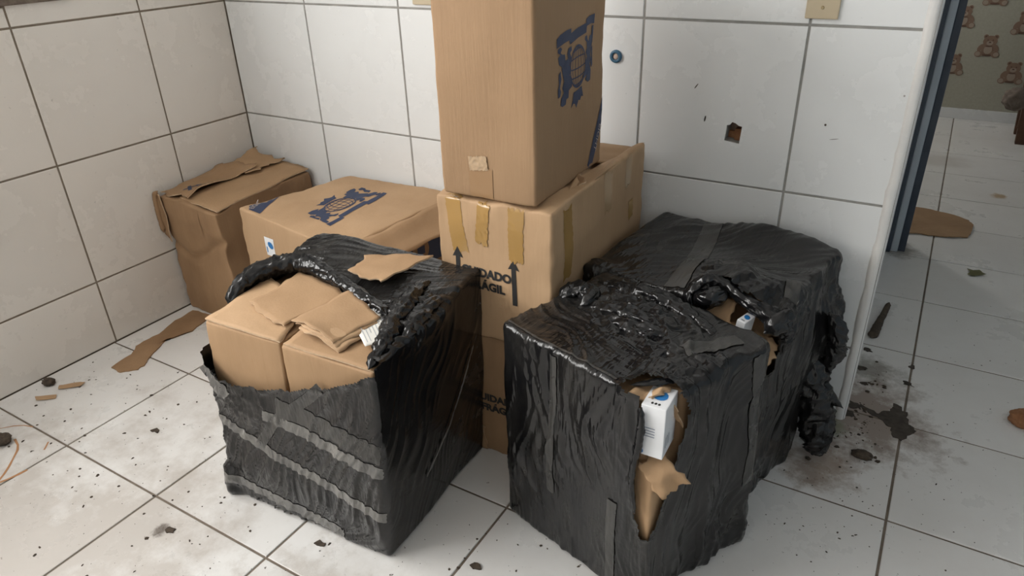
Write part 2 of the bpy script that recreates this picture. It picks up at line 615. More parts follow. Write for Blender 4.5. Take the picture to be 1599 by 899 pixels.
def text_polys_mesh(txt, size, bold=0.0, spacing=1.0):
    cu = bpy.data.curves.new('lettering', 'FONT')
    cu.body = txt
    cu.size = size
    cu.offset = bold
    cu.space_character = spacing
    cu.align_x = 'CENTER'
    cu.resolution_u = 3
    o = bpy.data.objects.new('lettering', cu)
    COL.objects.link(o)
    dg = bpy.context.evaluated_depsgraph_get()
    dg.update()
    me = bpy.data.meshes.new_from_object(o.evaluated_get(dg))
    bpy.data.objects.remove(o, do_unlink=True)
    bpy.data.curves.remove(cu)
    return me


def lettering(name, txt, size, bvh, origin, ux, uy, mat, parent, bold=0.0, off=0.0014, spacing=1.0):
    me = text_polys_mesh(txt, size, bold, spacing)
    origin, ux, uy = [np.asarray(p, float) for p in (origin, ux, uy)]
    nrm = np.cross(ux, uy)
    for v in me.vertices:
        q = origin + ux * v.co.x + uy * v.co.y
        hit = bvh.ray_cast(Vector(q + nrm * 0.08), Vector(-nrm), 0.2) if bvh else (None,)
        h = np.array(hit[0]) if hit[0] is not None else q
        v.co = Vector(h + nrm * off)
    me.materials.clear()
    me.materials.append(mat)
    me.update()
    o = bpy.data.objects.new(name, me)
    COL.objects.link(o)
    o.parent = parent
    return o


def inside_poly(px, py, poly):
    c = np.zeros(px.shape, bool)
    n = len(poly)
    for i in range(n):
        x0, y0 = poly[i]
        x1, y1 = poly[(i + 1) % n]
        cond = ((y0 > py) != (y1 > py)) & (px < (x1 - x0) * (py - y0) / ((y1 - y0) + 1e-12) + x0)
        c ^= cond
    return c


def dist_poly(px, py, poly):
    d = np.full(px.shape, 9.0)
    n = len(poly)
    for i in range(n):
        a = np.array(poly[i])
        b = np.array(poly[(i + 1) % n])
        ab = b - a
        t = np.clip(((px - a[0]) * ab[0] + (py - a[1]) * ab[1]) / (ab @ ab + 1e-12), 0, 1)
        d = np.minimum(d, np.hypot(px - a[0] - ab[0] * t, py - a[1] - ab[1] * t))
    return d


FACES = {'front': (1, 0, 0, 2), 'back': (1, 1, 0, 2), 'left': (0, 0, 1, 2), 'right': (0, 1, 1, 2), 'top': (2, 1, 0, 1)}


def film_bag(name, dims, parent, seed, folds, holes=(), crumples=(), warp=None, r=0.013, cell=0.0042, puff=0.008, mat=None):
    """plastic film wrapped round a case: folds, bunched places and torn holes are real geometry"""
    xs = [np.linspace(0, L, int(round(L / cell)) + 1) for L in dims]
    V, Q = lattice_box(*xs, bottom=False)
    P, D = round_box(V, dims, r)
    s = seed * 11.3
    W = D ** 2
    disp = puff * perlin(P[:, 0] * 4.5 + s, P[:, 1] * 4.5, P[:, 2] * 4.5)
    for f, (ax, side, a, b) in FACES.items():
        if f not in folds:
            continue
        w = W[:, ax] * ((D[:, ax] > 0) if side else (D[:, ax] < 0))
        A, B = V[:, a], V[:, b]
        wa = A + 0.05 * perlin(A * 6 + s, B * 6, s)
        wb = B + 0.05 * perlin(A * 6, B * 6 + s, s + 4)
        for (ang, hi, lo, amp, mlo, mscale) in folds[f]:
            ca, sa = math.cos(math.radians(ang)), math.sin(math.radians(ang))
            al = wa * ca + wb * sa
            ac = -wa * sa + wb * ca
            n = ridged(al * lo + s, ac * hi, s + ang)
            m = sstep(mlo, mlo + 0.5, perlin(A * mscale + s, B * mscale + ang, s + 2) + 0.35)
            disp = disp + w * amp * (np.maximum(n, 0) ** 2 + 0.25 * np.maximum(n, -0.4)) * m
    for (c, rad, amp, freq) in crumples:
        d = np.linalg.norm((P - np.asarray(c)) / np.asarray(rad), axis=1)
        m = sstep(1.0, 0.35, d)
        q = P + 0.03 * np.stack([perlin(P[:, 0] * 14 + k * 5 + s, P[:, 1] * 14, P[:, 2] * 14) for k in range(3)], -1)
        n = ridged(q[:, 0] * freq + s, q[:, 1] * freq, q[:, 2] * freq) * 0.7 + 0.3 * ridged(q[:, 0] * freq * 2.3, q[:, 1] * freq * 2.3 + s, q[:, 2] * freq * 2.3)
        disp = disp + m * amp * (n + 0.35)
    keep = np.ones(len(Q), bool)
    jx = 0.005 * perlin(V[:, 0] * 22 + s, V[:, 1] * 22, V[:, 2] * 22) + 0.0025 * perlin(V[:, 0] * 70 + s, V[:, 1] * 80, V[:, 2] * 80)
    jy = 0.005 * perlin(V[:, 0] * 22, V[:, 1] * 30 + s, V[:, 2] * 30 + 7) + 0.0025 * perlin(V[:, 0] * 70, V[:, 1] * 80 + s, V[:, 2] * 80 + 7)
    Vc = V[Q].mean(1)
    jc = np.stack([jx[Q].mean(1), jy[Q].mean(1)], -1)
    for (f, poly) in holes:
        ax, side, a, b = FACES[f]
        lim = dims[ax] if side else 0.0
        on = np.abs(Vc[:, ax] - lim) < 1e-6
        keep &= ~(on & inside_poly(Vc[:, a] + jc[:, 0], Vc[:, b] + jc[:, 1], poly))
        onv = np.abs(V[:, ax] - lim) < 1e-6
        dv = dist_poly(V[:, a] + jx, V[:, b] + jy, poly)
        disp = disp + onv * sstep(0.022, 0.0, dv) * (0.004 + 0.010 * np.maximum(0, perlin(V[:, a] * 28 + s, V[:, b] * 28, s + 9)))
    P = P + D * disp[:, None]
    if warp is not None:
        P = warp(P)
    P[:, 2] = np.maximum(P[:, 2], 0.002)
    Q = Q[keep]
    used, inv = np.unique(Q, return_inverse=True)
    return mesh_obj(name, P[used], inv.reshape(-1, 4), mat or M['film'], parent, smooth=True)


def crumple(name, c, rad, seed, parent, mat=None, sub=5, freq=None, amp=0.35, rot=(0, 0, 0)):
    """bunched, knotted lump of film"""
    bm = bmesh.new()
    bmesh.ops.create_icosphere(bm, subdivisions=sub, radius=1.0)
    P = np.array([v.co[:] for v in bm.verts])
    s = seed * 5.77
    f = freq or 1.7
    q = P + 0.35 * np.stack([perlin(P[:, 0] * 2 + k * 7 + s, P[:, 1] * 2, P[:, 2] * 2) for k in range(3)], -1)
    n = ridged(q[:, 0] * f * .45 + s, q[:, 1] * f, q[:, 2] * f) + 0.35 * ridged(q[:, 0] * f * .9, q[:, 1] * f * 2.2 + s, q[:, 2] * f * 2.2)
    P = P * (1 + amp * n * 0.7 - amp * 0.2)[:, None] * np.asarray(rad)
    R = np.array(Matrix.Rotation(rot[2], 3, 'Z') @ Matrix.Rotation(rot[1], 3, 'Y') @ Matrix.Rotation(rot[0], 3, 'X'))
    P = P @ R.T + np.asarray(c)
    F = [[v.index for v in f_.verts] for f_ in bm.faces]
    bm.free()
    return mesh_obj(name, P, F, mat or M['film_gloss'], parent, smooth=True)


def rope(name, pts, rad, seed, parent, mat=None, ring=26, step=0.0035, amp=0.55, flat=1.0, taper=True):
    """rolled, gathered edge of film along a path"""
    pts = np.asarray(pts, float)
    # smooth path
    for _ in range(3):
        new = [pts[0]]
        for a, b in zip(pts[:-1], pts[1:]):
            new += [a * .75 + b * .25, a * .25 + b * .75]
        new.append(pts[-1])
        pts = np.asarray(new)
    L = np.concatenate([[0], np.cumsum(np.linalg.norm(np.diff(pts, axis=0), axis=1))])
    k = int(L[-1] / step)
    t = np.linspace(0, L[-1], k + 1)
    C = np.stack([np.interp(t, L, pts[:, i]) for i in range(3)], -1)
    Tn = np.gradient(C, axis=0)
    Tn /= np.linalg.norm(Tn, axis=1)[:, None]
    up = np.array([0, 0, 1.0])
    Sd = np.cross(Tn, up)
    Sd /= np.linalg.norm(Sd, axis=1)[:, None] + 1e-9
    Up = np.cross(Sd, Tn)
    th = np.linspace(0, 2 * math.pi, ring, endpoint=False)
    s = seed * 3.3
    tt, hh = np.meshgrid(t, th, indexing='ij')
    rr = np.interp(t, np.linspace(0, L[-1], len(np.atleast_1d(rad))), np.atleast_1d(rad))[:, None] * np.ones_like(hh)
    n = ridged(tt * 38 + s, np.cos(hh) * 1.6 + s, np.sin(hh) * 1.6) * .6 + .6 * ridged(tt * 14 + s, np.cos(hh) * 2.6, np.sin(hh) * 2.6 + s)
    rr = rr * (1 + amp * (n - 0.2))
    if taper:
        e = np.minimum(t, L[-1] - t)[:, None]
        rr = rr * (0.15 + 0.85 * sstep(0, 0.02, e))
    P = C[:, None, :] + Sd[:, None, :] * (np.cos(hh) * rr)[..., None] + Up[:, None, :] * (np.sin(hh) * rr * flat)[..., None]
    i, j = np.meshgrid(np.arange(k), np.arange(ring), indexing='ij')
    a = i * ring + j
    b = i * ring + (j + 1) % ring
    Q = np.stack([a, b, b + ring, a + ring], -1).reshape(-1, 4)
    return mesh_obj(name, P.reshape(-1, 3), Q, mat or M['film_gloss'], parent, smooth=True)

# ================================================================== THE ROOM
JW = 0.0066                                  # joint width
_tc = {}


def tile_mesh(w, h, ori):
    """chamfered ceramic slab; face towards -y ('back'), +x ('left') or +z ('floor')"""
    k = (round(w, 4), round(h, 4), ori)
    if k in _tc:
        return _tc[k]
    c, th = 0.0016, 0.007
    rings = [(0, -th), (0, -c * 0.8), (c, 0)]
    V = []
    for ins, d in rings:
        V += [(ins, ins, d), (w - ins, ins, d), (w - ins, h - ins, d), (ins, h - ins, d)]
    F = [(8, 9, 10, 11)]
    for r0 in (0, 4):
        for i in range(4):
            j = (i + 1) % 4
            F.append((r0 + i, r0 + j, r0 + 4 + j, r0 + 4 + i))
    if ori == 'back':
        V = [(u, -d, v) for u, v, d in V]
    elif ori == 'left':
        V = [(d, u, v) for u, v, d in V]
    me = bpy.data.meshes.new('tile')
    me.from_pydata(V, [], F)
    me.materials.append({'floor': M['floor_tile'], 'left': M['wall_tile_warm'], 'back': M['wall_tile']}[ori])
    me.update()
    _tc[k] = me
    return me


def put_tile(parent, u0, u1, v0, v1, ori, level=0.0, wob=0.0006):
    w, h = u1 - u0 - JW, v1 - v0 - JW
    if w < 0.012 or h < 0.012:
        return None
    o = bpy.data.objects.new('tile', tile_mesh(w, h, ori))
    COL.objects.link(o)
    e = random.uniform(-wob, wob)
    a, b = u0 + JW / 2, v0 + JW / 2
    o.location = {'back': (a, level + e, b), 'left': (level + e, a, b), 'floor': (a, b, level + e)}[ori]
    o.parent = parent
    return o


def sub_rect(r, h):
    u0, u1, v0, v1 = r
    a0, a1, b0, b1 = h
    if a1 <= u0 or a0 >= u1 or b1 <= v0 or b0 >= v1:
        return [r]
    out = []
    if b0 > v0:
        out.append((u0, u1, v0, b0))
    if b1 < v1:
        out.append((u0, u1, b1, v1))
    m0, m1 = max(v0, b0), min(v1, b1)
    if a0 > u0:
        out.append((u0, a0, m0, m1))
    if a1 < u1:
        out.append((a1, u1, m0, m1))
    return out


H_ROOM = 2.60
ZJ = [0, 0.2548, 0.6968, 1.1388, 1.5808, 2.0228, 2.4648, H_ROOM]
YF, XR, YFAR = -4.2, 4.20, 4.10

# ---- floor
V, F = boxes_mesh([(-0.15, XR + 0.1, YF - 0.1, YFAR + 0.1, -0.06, -0.0028)])
floor = struct(mesh_obj('floor', V, F, M['floor_grout']))
FS = 0.43886
gx = [0.0] + [0.43784 + k * FS for k in range(9)] + [XR]
gy = [YF] + [-0.3763 + k * FS for k in range(-8, 11)] + [YFAR]
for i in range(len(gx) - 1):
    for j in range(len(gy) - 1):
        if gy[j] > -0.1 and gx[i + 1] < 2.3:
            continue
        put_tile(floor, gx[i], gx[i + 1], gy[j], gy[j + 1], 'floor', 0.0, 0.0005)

# ---- left wall with its window
y0, y1, z0, z1 = WIN
V, F = boxes_mesh([(-0.08, -0.0028, YF - 0.1, y0, 0, H_ROOM), (-0.08, -0.0028, y1, 0.1, 0, H_ROOM),
                   (-0.08, -0.0028, y0, y1, 0, z0), (-0.08, -0.0028, y0, y1, z1, H_ROOM)])
wl = struct(mesh_obj('wall_left', V, F, M['grout']))
yj = [YF] + [-0.3671 - k * T for k in range(9, -1, -1)] + [0.0]
yj = sorted(set(y for y in yj if y >= YF))
for i in range(len(yj) - 1):
    for k in range(len(ZJ) - 1):
        for (a, b, c, d) in sub_rect((yj[i], yj[i + 1], ZJ[k], ZJ[k + 1]), (y0 - .045, y1 + .005, 1.201, z1 + .005)):
            put_tile(wl, a, b, c, d, 'left', 0.0)
win = struct(mesh_obj('window_1', *boxes_mesh([(-0.07, -0.04, y0, y0 + 0.03, z0, z1), (-0.07, -0.04, y1 - 0.03, y1, z0, z1),
                                               (-0.07, -0.04, y0, y1, z1 - 0.03, z1), (-0.07, -0.04, y0, y1, z0, z0 + 0.03),
                                               (-0.065, -0.045, (y0 + y1) / 2 - 0.015, (y0 + y1) / 2 + 0.015, z0, z1)]), M['jamb']))
box_obj('window_sill', (-0.08, 0.010, y0 - 0.04, -0.60, 1.203, z0), M['sill'], win, 0.004)

# ---- back wall, with the broken square hole
XW = 2.452
hole = [(2.014, 0.822), (2.027, 0.8205), (2.044, 0.818), (2.057, 0.817), (2.0585, 0.840), (2.060, 0.866), (2.050, 0.868),
        (2.041, 0.874), (2.031, 0.876), (2.026, 0.868), (2.017, 0.866), (2.016, 0.845)]


def holed_slab(name, rect, hole, yf, yb, mat, parent=None):
    bm = bmesh.new()
    u0, u1, v0, v1 = rect

    def loop(pts, y):
        vv = [bm.verts.new((p[0], y, p[1])) for p in pts]
        ee = [bm.edges.new((vv[i], vv[(i + 1) % len(vv)])) for i in range(len(vv))]
        return vv, ee
    outer = [(u0, v0), (u1, v0), (u1, v1), (u0, v1)]
    of, oe = loop(outer, yf)
    hf, he = loop(hole, yf)
    bmesh.ops.triangle_fill(bm, edges=oe + he, use_beauty=True)
    ob, _ = loop(outer, yb)
    hb, _ = loop(hole, yb)
    for a, b, in ((of, ob), (hf, hb)):
        for i in range(len(a)):
            j = (i + 1) % len(a)
            bm.faces.new((a[i], a[j], b[j], b[i]))
    bmesh.ops.recalc_face_normals(bm, faces=bm.faces[:])
    me = bpy.data.meshes.new(name)
    bm.to_mesh(me)
    bm.free()
    me.materials.append(mat)
    o = bpy.data.objects.new(name, me)
    COL.objects.link(o)
    if parent:
        o.parent = parent
    return o


wb = struct(holed_slab('wall_back', (0.0, 2.474, 0.0, H_ROOM), hole, 0.0028, 0.10, M['grout_grey']))
xj = [0.0] + [0.4352 + k * T for k in range(5)] + [XW]
for i in range(len(xj) - 1):
    for k in range(len(ZJ) - 1):
        if i == 4 and k == 2:
            continue
        put_tile(wb, xj[i], xj[i + 1] + (JW / 2 if i == len(xj) - 2 else 0), ZJ[k], ZJ[k + 1], 'back', 0.0)
ht = holed_slab('tile', (xj[4] + JW / 2, xj[5] - JW / 2, ZJ[2] + JW / 2, ZJ[3] - JW / 2), hole, 0.0, 0.007, M['wall_tile'], wb)
cav = box_obj('wall_cavity', (2.00, 2.075, 0.055, 0.099, 0.805, 0.89), M['brick'], wb)
mesh_obj('broken_brick', *boxes_mesh([(2.035, 2.064, 0.03, 0.08, 0.812, 0.850), (2.008, 2.034, 0.042, 0.09, 0.815, 0.84)]), M['stone'], wb)

# plaster corner bead on the end of the wall
prof = [(XW - 0.002, -0.0005), (XW + 0.006, -0.0025), (XW + 0.014, -0.002), (XW + 0.020, 0.002), (XW + 0.024, 0.009), (XW + 0.025, 0.02),
        (XW + 0.025, 0.10), (XW - 0.002, 0.10)]
nz = 130
zz = np.linspace(0, H_ROOM, nz + 1)
V = []
for z in zz:
    for k, (a, b) in enumerate(prof):
        e = 0.0
        if k == 0:
            e = -0.006 * max(0.0, float(perlin(z * 9, 0.3, 1.2)) + 0.25) - 0.004 * max(0, float(perlin(z * 33, 4.3, 1.2)))
        V.append((a + e + 0.0012 * float(perlin(z * 7, k, 3)), b, z))
i, j = np.meshgrid(np.arange(nz), np.arange(len(prof)), indexing='ij')
n_ = len(prof)
a = i * n_ + j
b = i * n_ + (j + 1) % n_
Q = np.stack([a, b, b + n_, a + n_], -1).reshape(-1, 4)
tr = struct(mesh_obj('trim_1', V, Q, M['plaster'], smooth=True))

# ---- the rest of the shell
struct(box_obj('wall_front', (-0.15, XR + 0.1, YF - 0.1, YF, 0, H_ROOM), M['paint']))
struct(box_obj('wall_right', (XR, XR + 0.1, YF - 0.1, YFAR + 0.1, 0, H_ROOM), M['bounce_blue']))
struct(box_obj('ceiling', (-0.15, XR + 0.1, YF - 0.1, YFAR + 0.1, H_ROOM, H_ROOM + 0.08), M['ceiling']))
struct(box_obj('wall_passage', (2.30, 2.42, 0.10, 1.40, 0, H_ROOM), M['plaster']))
struct(mesh_obj('wall_doorway', *boxes_mesh([(0.9, 2.442, 1.40, 1.50, 0, H_ROOM), (3.42, XR, 1.40, 1.50, 0, H_ROOM),
                                             (2.442, 3.42, 1.40, 1.50, 2.12, H_ROOM)]), M['paint']))
fy0, fy1, fz0, fz1 = FWIN
struct(mesh_obj('wall_far_left', *boxes_mesh([(0.9, 1.0, 1.5, fy0, 0, H_ROOM), (0.9, 1.0, fy1, YFAR + .1, 0, H_ROOM),
                                              (0.9, 1.0, fy0, fy1, 0, fz0), (0.9, 1.0, fy0, fy1, fz1, H_ROOM)]), M['paint']))
wf = struct(box_obj('wall_far', (0.9, XR + 0.1, YFAR, YFAR + 0.1, 0, H_ROOM), M['far_tile']))
bb = struct(box_obj('baseboard_far', (1.0, XR, YFAR - 0.02, YFAR, 0, 0.072), M['wall_tile'], None, 0.003))

# blue-grey metal door frame of the second doorway
dr = struct(empty('door_1', (2.443, 1.38, 0)))
box_obj('frame_edge', (0.0, 0.026, 0.0, 0.12, 0.0, 2.12), M['jamb_dark'], dr, 0.003)
box_obj('frame_face', (0.026, 0.055, 0.015, 0.12, 0.0, 2.12), M['jamb'], dr, 0.004)
box_obj('frame_stop', (0.055, 0.084, 0.03, 0.15, 0.0, 2.12), M['jamb_dark'], dr, 0.003)
box_obj('frame_edge', (0.955, 0.98, 0.0, 0.12, 0.0, 2.12), M['jamb_dark'], dr, 0.003)
box_obj('frame_face', (0.915, 0.955, 0.045, 0.12, 0.0, 2.12), M['jamb'], dr, 0.004)
box_obj('frame_head', (0.0, 0.98, 0.02, 0.12, 2.08, 2.12), M['jamb'], dr, 0.004)


# bears printed on the tiles of the far wall
def ell(cx, cz, rx, rz, n=14, rot=0.0):
    c, s = math.cos(rot), math.sin(rot)
    return [(cx + rx * math.cos(t) * c - rz * math.sin(t) * s, cz + rx * math.cos(t) * s + rz * math.sin(t) * c)
            for t in [2 * math.pi * k / n for k in range(n)]]


def bear(x, z, s, flip=1):
    parts = [(ell(-.17, .40, .09, .09), 0), (ell(.19, .40, .09, .09), 0), (ell(-.17, .40, .045, .045), 1), (ell(.19, .40, .045, .045), 1),
             (ell(0, -.10, .24, .28), 0), (ell(-.27, -.05, .10, .17, rot=-.5), 0), (ell(.27, -.05, .10, .17, rot=.5), 0),
             (ell(.01, .22, .26, .23), 0), (ell(.01, .15, .12, .09), 2), (ell(.01, .18, .045, .03), 1), (ell(-.08, .27, .025, .025), 1), (ell(.10, .27, .025, .025), 1),
             (ell(0, -.12, .15, .18), 2), (ell(0, -.34, .22, .04), 1),
             (ell(-.30, -.30, .15, .13), 0), (ell(.30, -.30, .15, .13), 0), (ell(-.33, -.30, .095, .09), 2), (ell(.33, -.30, .095, .09), 2),
             (ell(.0, .02, .13, .03), 1)]
    V, F, fm = [], [], []
    for k, (pl, m) in enumerate(parts):
        n = len(V)
        V += [(x + flip * a * s, YFAR - 0.0006 - 0.00018 * k, z + b * s) for a, b in pl]
        f = list(range(n, n + len(pl)))
        F.append(f if flip > 0 else f[::-1])
        fm.append(m)
    return mesh_obj('bear_print', V, F, None, wf, mats=[M['bear'], M['bear_dark'], M['bear_pale']], fmat=fm)


for (x, z, fl) in ((2.726, .505, 1), (2.905, .335, 1), (2.90, .66, 1), (2.536, .69, -1), (2.694, .84, 1), (2.54, .37, -1), (3.08, .50, 1),
                   (3.10, .84, 1), (3.25, .33, 1), (3.27, .67, 1), (2.36, .52, 1), (2.35, .86, 1), (2.87, 1.0, 1)):
    bear(x, z, 0.165, fl)

# ---- fittings on the back wall
sp = empty('switch_plate', (2.220, 0.0, 1.155))
pl = box_obj('cover', (-0.039, 0.039, -0.009, 0.0, 0.0, 0.125), M['plate'], sp, 0.003)
bm = bmesh.new()
bmesh.ops.create_cone(bm, cap_ends=True, segments=14, radius1=0.0042, radius2=0.0034, depth=0.003)
bmesh.ops.rotate(bm, verts=bm.verts, matrix=Matrix.Rotation(math.pi / 2, 3, 'X'))
bmesh.ops.translate(bm, verts=bm.verts, vec=(0, -0.0102, 0.027))
me = bpy.data.meshes.new('screw')
bm.to_mesh(me)
bm.free()
me.materials.append(M['screw'])
so = bpy.data.objects.new('screw', me)
COL.objects.link(so)
so.parent = sp
box_obj('switch_key', (-0.014, 0.014, -0.0125, -0.008, 0.05, 0.095), M['plate'], sp, 0.002)
tag(sp, 'beige plastic switch plate with one screw on the white tiles, right of the tall box', 'switch plate')
sp2 = empty('socket_plate', (0.985, 0.0, 1.152))
box_obj('cover', (-0.039, 0.039, -0.009, 0.0, 0.0, 0.125), M['plate'], sp2, 0.003)
box_obj('socket_face', (-0.018, 0.018, -0.0115, -0.008, 0.04, 0.085), M['plate'], sp2, 0.002)
tag(sp2, 'beige plastic plate at the picture\'s top edge, left of the tall box', 'socket plate')

pe = empty('pipe_stub', (1.675, 0.0, 1.031))


def lathe(name, prof, n, mat, parent, axis='y'):
    V, F = [], []
    k = len(prof)
    for i in range(n):
        t = 2 * math.pi * i / n
        for (r, h) in prof:
            V.append((r * math.cos(t), h, r * math.sin(t)) if axis == 'y' else (r * math.cos(t), r * math.sin(t), h))
    for i in range(n):
        for j in range(k - 1):
            F.append((i * k + j, ((i + 1) % n) * k + j, ((i + 1) % n) * k + j + 1, i * k + j + 1))
    return mesh_obj(name, V, F, mat, parent, smooth=True)


lathe('pipe_ring', [(0.0095, 0.006), (0.0095, -0.006), (0.011, -0.0075), (0.0165, -0.0075), (0.0185, -0.004), (0.0185, 0.004)], 28, M['pipe_blue'], pe)
lathe('plug', [(0.0, -0.0035), (0.005, -0.004), (0.0095, -0.002), (0.0098, 0.004)], 20, M['pipe_plug'], pe)
tag(pe, 'round blue pipe end with a pinkish plug set in the tiled wall', 'pipe')

for (x, z, w, h, r_) in ((1.9545, 0.878, 0.0022, 0.009, -0.15), (1.921, 0.966, 0.0016, 0.009, -0.6), (2.273, 0.895, 0.003, 0.003, 0.0), (2.44, 0.985, 0.0025, 0.0025, 0), (2.30, 0.86, 0.012, 0.001, .2)):
    pl_ = ell(0, 0, w, h, 10, r_)
    mesh_obj('scuff_mark', [(x + a, -0.0009, z + b) for a, b in pl_], [list(range(len(pl_)))], M['mud'] if w < .0024 or w == .003 else M['grout_grey'], wb)
# ================================================================== THE CARDBOARD CASES
# crest printed on the cases: (across, up) in metres as it stands upright, crown on top
CREST_RAW = {
    'scroll': [[(122, 205), (150, 180), (200, 160), (240, 158), (239, 195), (300, 170), (375, 155), (375, 122), (400, 107), (452, 100), (450, 180), (420, 172),
                (382, 182), (378, 232), (300, 250), (240, 275), (228, 278), (222, 243), (180, 253), (122, 275)]],
    'lion': [[(130, 285), (150, 272), (163, 290), (150, 318), (165, 335), (185, 340), (190, 390), (212, 385), (205, 345), (215, 305), (240, 295), (243, 325),
              (228, 345), (240, 385), (225, 440), (240, 480), (225, 520), (250, 560), (245, 620), (220, 640), (218, 700), (200, 705), (195, 745), (168, 752),
              (152, 735), (157, 680), (178, 640), (165, 600), (180, 550), (168, 500), (158, 450), (160, 430), (135, 400), (130, 350), (148, 330), (128, 310)],
             [(150, 455), (132, 480), (137, 560), (128, 600), (130, 665), (150, 660), (155, 620), (145, 590), (156, 520), (150, 485)],
             [(365, 262), (385, 255), (390, 290), (402, 310), (410, 270), (428, 262), (430, 195), (445, 190), (445, 260), (440, 330), (425, 370), (420, 430),
              (430, 470), (412, 500), (425, 560), (420, 640), (395, 650), (370, 620), (385, 580), (352, 600), (345, 580), (370, 530), (365, 470), (385, 430),
              (370, 390), (385, 360), (380, 310), (362, 285)],
             [(427, 375), (441, 350), (441, 520), (431, 540), (423, 500), (432, 440)]],
    'crown': [[(262, 680), (300, 672), (335, 655), (342, 700), (350, 750), (332, 738), (322, 770), (306, 762), (290, 822), (276, 780), (262, 772), (240, 805), (255, 740)]],
}


def crest_polys(sx, sy):
    """centred, unit = metres; x to the crest's right, y towards its crown, as printed upright"""
    def cv(p):
        return (-(p[0] - 287) / 330.0 * sx, (p[1] - 461) / 722.0 * sy)
    out = []
    for k in ('scroll', 'lion', 'crown'):
        out += [[cv(p) for p in pl] for pl in CREST_RAW[k]]
    cx, cy, rx, ry = 300, 478, 68, 168

    def band(pts, w):
        L, R = [], []
        for i, p in enumerate(pts):
            a = np.array(pts[max(0, i - 1)], float)
            b = np.array(pts[min(len(pts) - 1, i + 1)], float)
            d = (b - a) * np.array([2.19, 1.0])
            d /= np.linalg.norm(d) + 1e-9
            nn = np.array([-d[1] / 2.19, d[0]]) * w
            L.append(tuple(np.array(p) + nn))
            R.append(tuple(np.array(p) - nn))
        return L + R[::-1]
    N_ = 26
    for h in (0, 1):
        out.append([cv(p) for p in band([(cx + rx * math.cos(t), cy + ry * math.sin(t)) for t in
                                         [math.pi * (k / N_ + h) for k in range(N_ + 1)]], 8)])
    for f in (-0.72, -0.38, 0.0, 0.38, 0.72):
        out.append([cv(p) for p in band([(cx + rx * f * math.cos(t), cy + ry * math.sin(t)) for t in
                                         [-math.pi / 2 + math.pi * k / 14 for k in range(15)]], 4)])
    for f in (-0.8, -0.42, 0.02, 0.45, 0.8):
        hw = rx * math.sqrt(1 - f * f)
        out.append([cv(p) for p in band([(cx - hw + 2 * hw * k / 10, cy + ry * f - 16 * (k / 10 - .5) + 10 * (1 - (k / 5 - 1) ** 2) * (1 if f > 0 else -1)) for k in range(11)], 5)])
    return out


def band_poly(p0, p1, w0, w1):
    return [p0, p1, w1, w0]


def case_print(bvh, ln, o):
    pass


def fragile_print(bvh, o, x0, z0, k=1.0, fy=0.0):
    """two up-arrows and the warning between them, on the front (y = fy) of a case"""
    ux, uy = (1, 0, 0), (0, 0, 1)
    for ax in (x0 - 0.083, x0 + 0.087):
        arrow = [(-.0065, -.066), (.0065, -.066), (.0065, .038), (.0165, .036), (0, .066), (-.0165, .036), (-.0065, .038)]
        decal('arrow_print', bvh, [arrow], (x0 + (ax - x0), fy, z0), ux, uy, M['black_ink'], o)
    lettering('warning_print', 'CUIDADO', 0.0325, bvh, (x0 + 0.004, fy, z0 - 0.004), ux, uy, M['black_ink'], o, 0.0017, spacing=1.0)
    lettering('warning_print', 'FRÁGIL', 0.0325, bvh, (x0 + 0.006, fy, z0 - 0.040), ux, uy, M['black_ink'], o, 0.0017, spacing=1.0)


# ---- tall case on top of the stack (upside down, so the crest stands on its head)
dA = (0.258, 0.392, 0.53)
A = empty('cardboard_box', (1.505, -0.655, 0.7985), math.radians(2))
body = carton_body('body', dA, M['card_smooth'], A, 1, 0.0035, 0.008, 0.02)
bv = bvh_of(body)
cr = crest_polys(0.218, 0.205)
decal('crest_print', bv, [[(-p[0], -p[1]) for p in pl] for pl in cr], (dA[0], 0.216, 0.287), (0, 1, 0), (0, 0, 1), M['blue_ink'], body)
decal('corner_print', bv, [[(0, 0), (.058, .104), (.058, .175), (-.034, 0.0)]], (dA[0], 0.330, 0.003), (0, 1, 0), (0, 0, 1), M['blue_ink'], body)
cdir = np.array([math.cos(math.radians(62)), math.sin(math.radians(62))])
lettering('corner_lettering', 'EIGHT', 0.026, bv, (dA[0], 0.3535, 0.0785), (0, -cdir[0], -cdir[1]), (0, cdir[1], -cdir[0]), M['pale_ink'], body, 0.0, 0.002)
strip('tape', bv, [(0.112, 0, -0.004 + 0.008), (0.112, 0, 0.078)], (0, -1, 0), 0.064, M['tape_sheer_brown'], A, 0.0014)
strip('tape', bv, [(0.108, 0, 0.072), (0.104, 0, 0.106)], (0, -1, 0), 0.050, M['tape_clear'], A, 0.001, 0.002, 22, 0.004, 3, 0.0016)
box_obj('flap_seam', (0.004, dA[0] - .004, 0.194, 0.198, dA[2] - .002, dA[2] + .0006), M['inside'], A)
tag(A, 'tall plain cardboard box with blue globe crest, topmost of the stack', 'cardboard box')

# ---- case under it: taped, its top broken in
dB = (0.335, 0.585, 0.398)
B = empty('cardboard_box', (1.470, -0.648, 0.4005), 0)


def warpB(P):
    P = P.copy()
    x, y, z = P[:, 0], P[:, 1], P[:, 2]
    t = sstep(0.30, 0.398, z)
    # front top edge crushed under the box above, far right edge stands proud, middle of the top sunk
    P[:, 2] -= t * 0.010 * sstep(0.08, 0.0, y) * (1 + 0.8 * perlin(x * 22, 3.1, 0.5))
    P[:, 1] += t * sstep(0.05, 0, y) * 0.006 * (perlin(x * 18, 1.1, 0.5) - .2)
    P[:, 2] += t * sstep(0.22, 0.335, x) * 0.008 * sstep(0.2, 0.5, y)
    P[:, 2] -= t * 0.030 * sstep(0.325, 0.26, x) * sstep(0.12, 0.3, y)
    return P


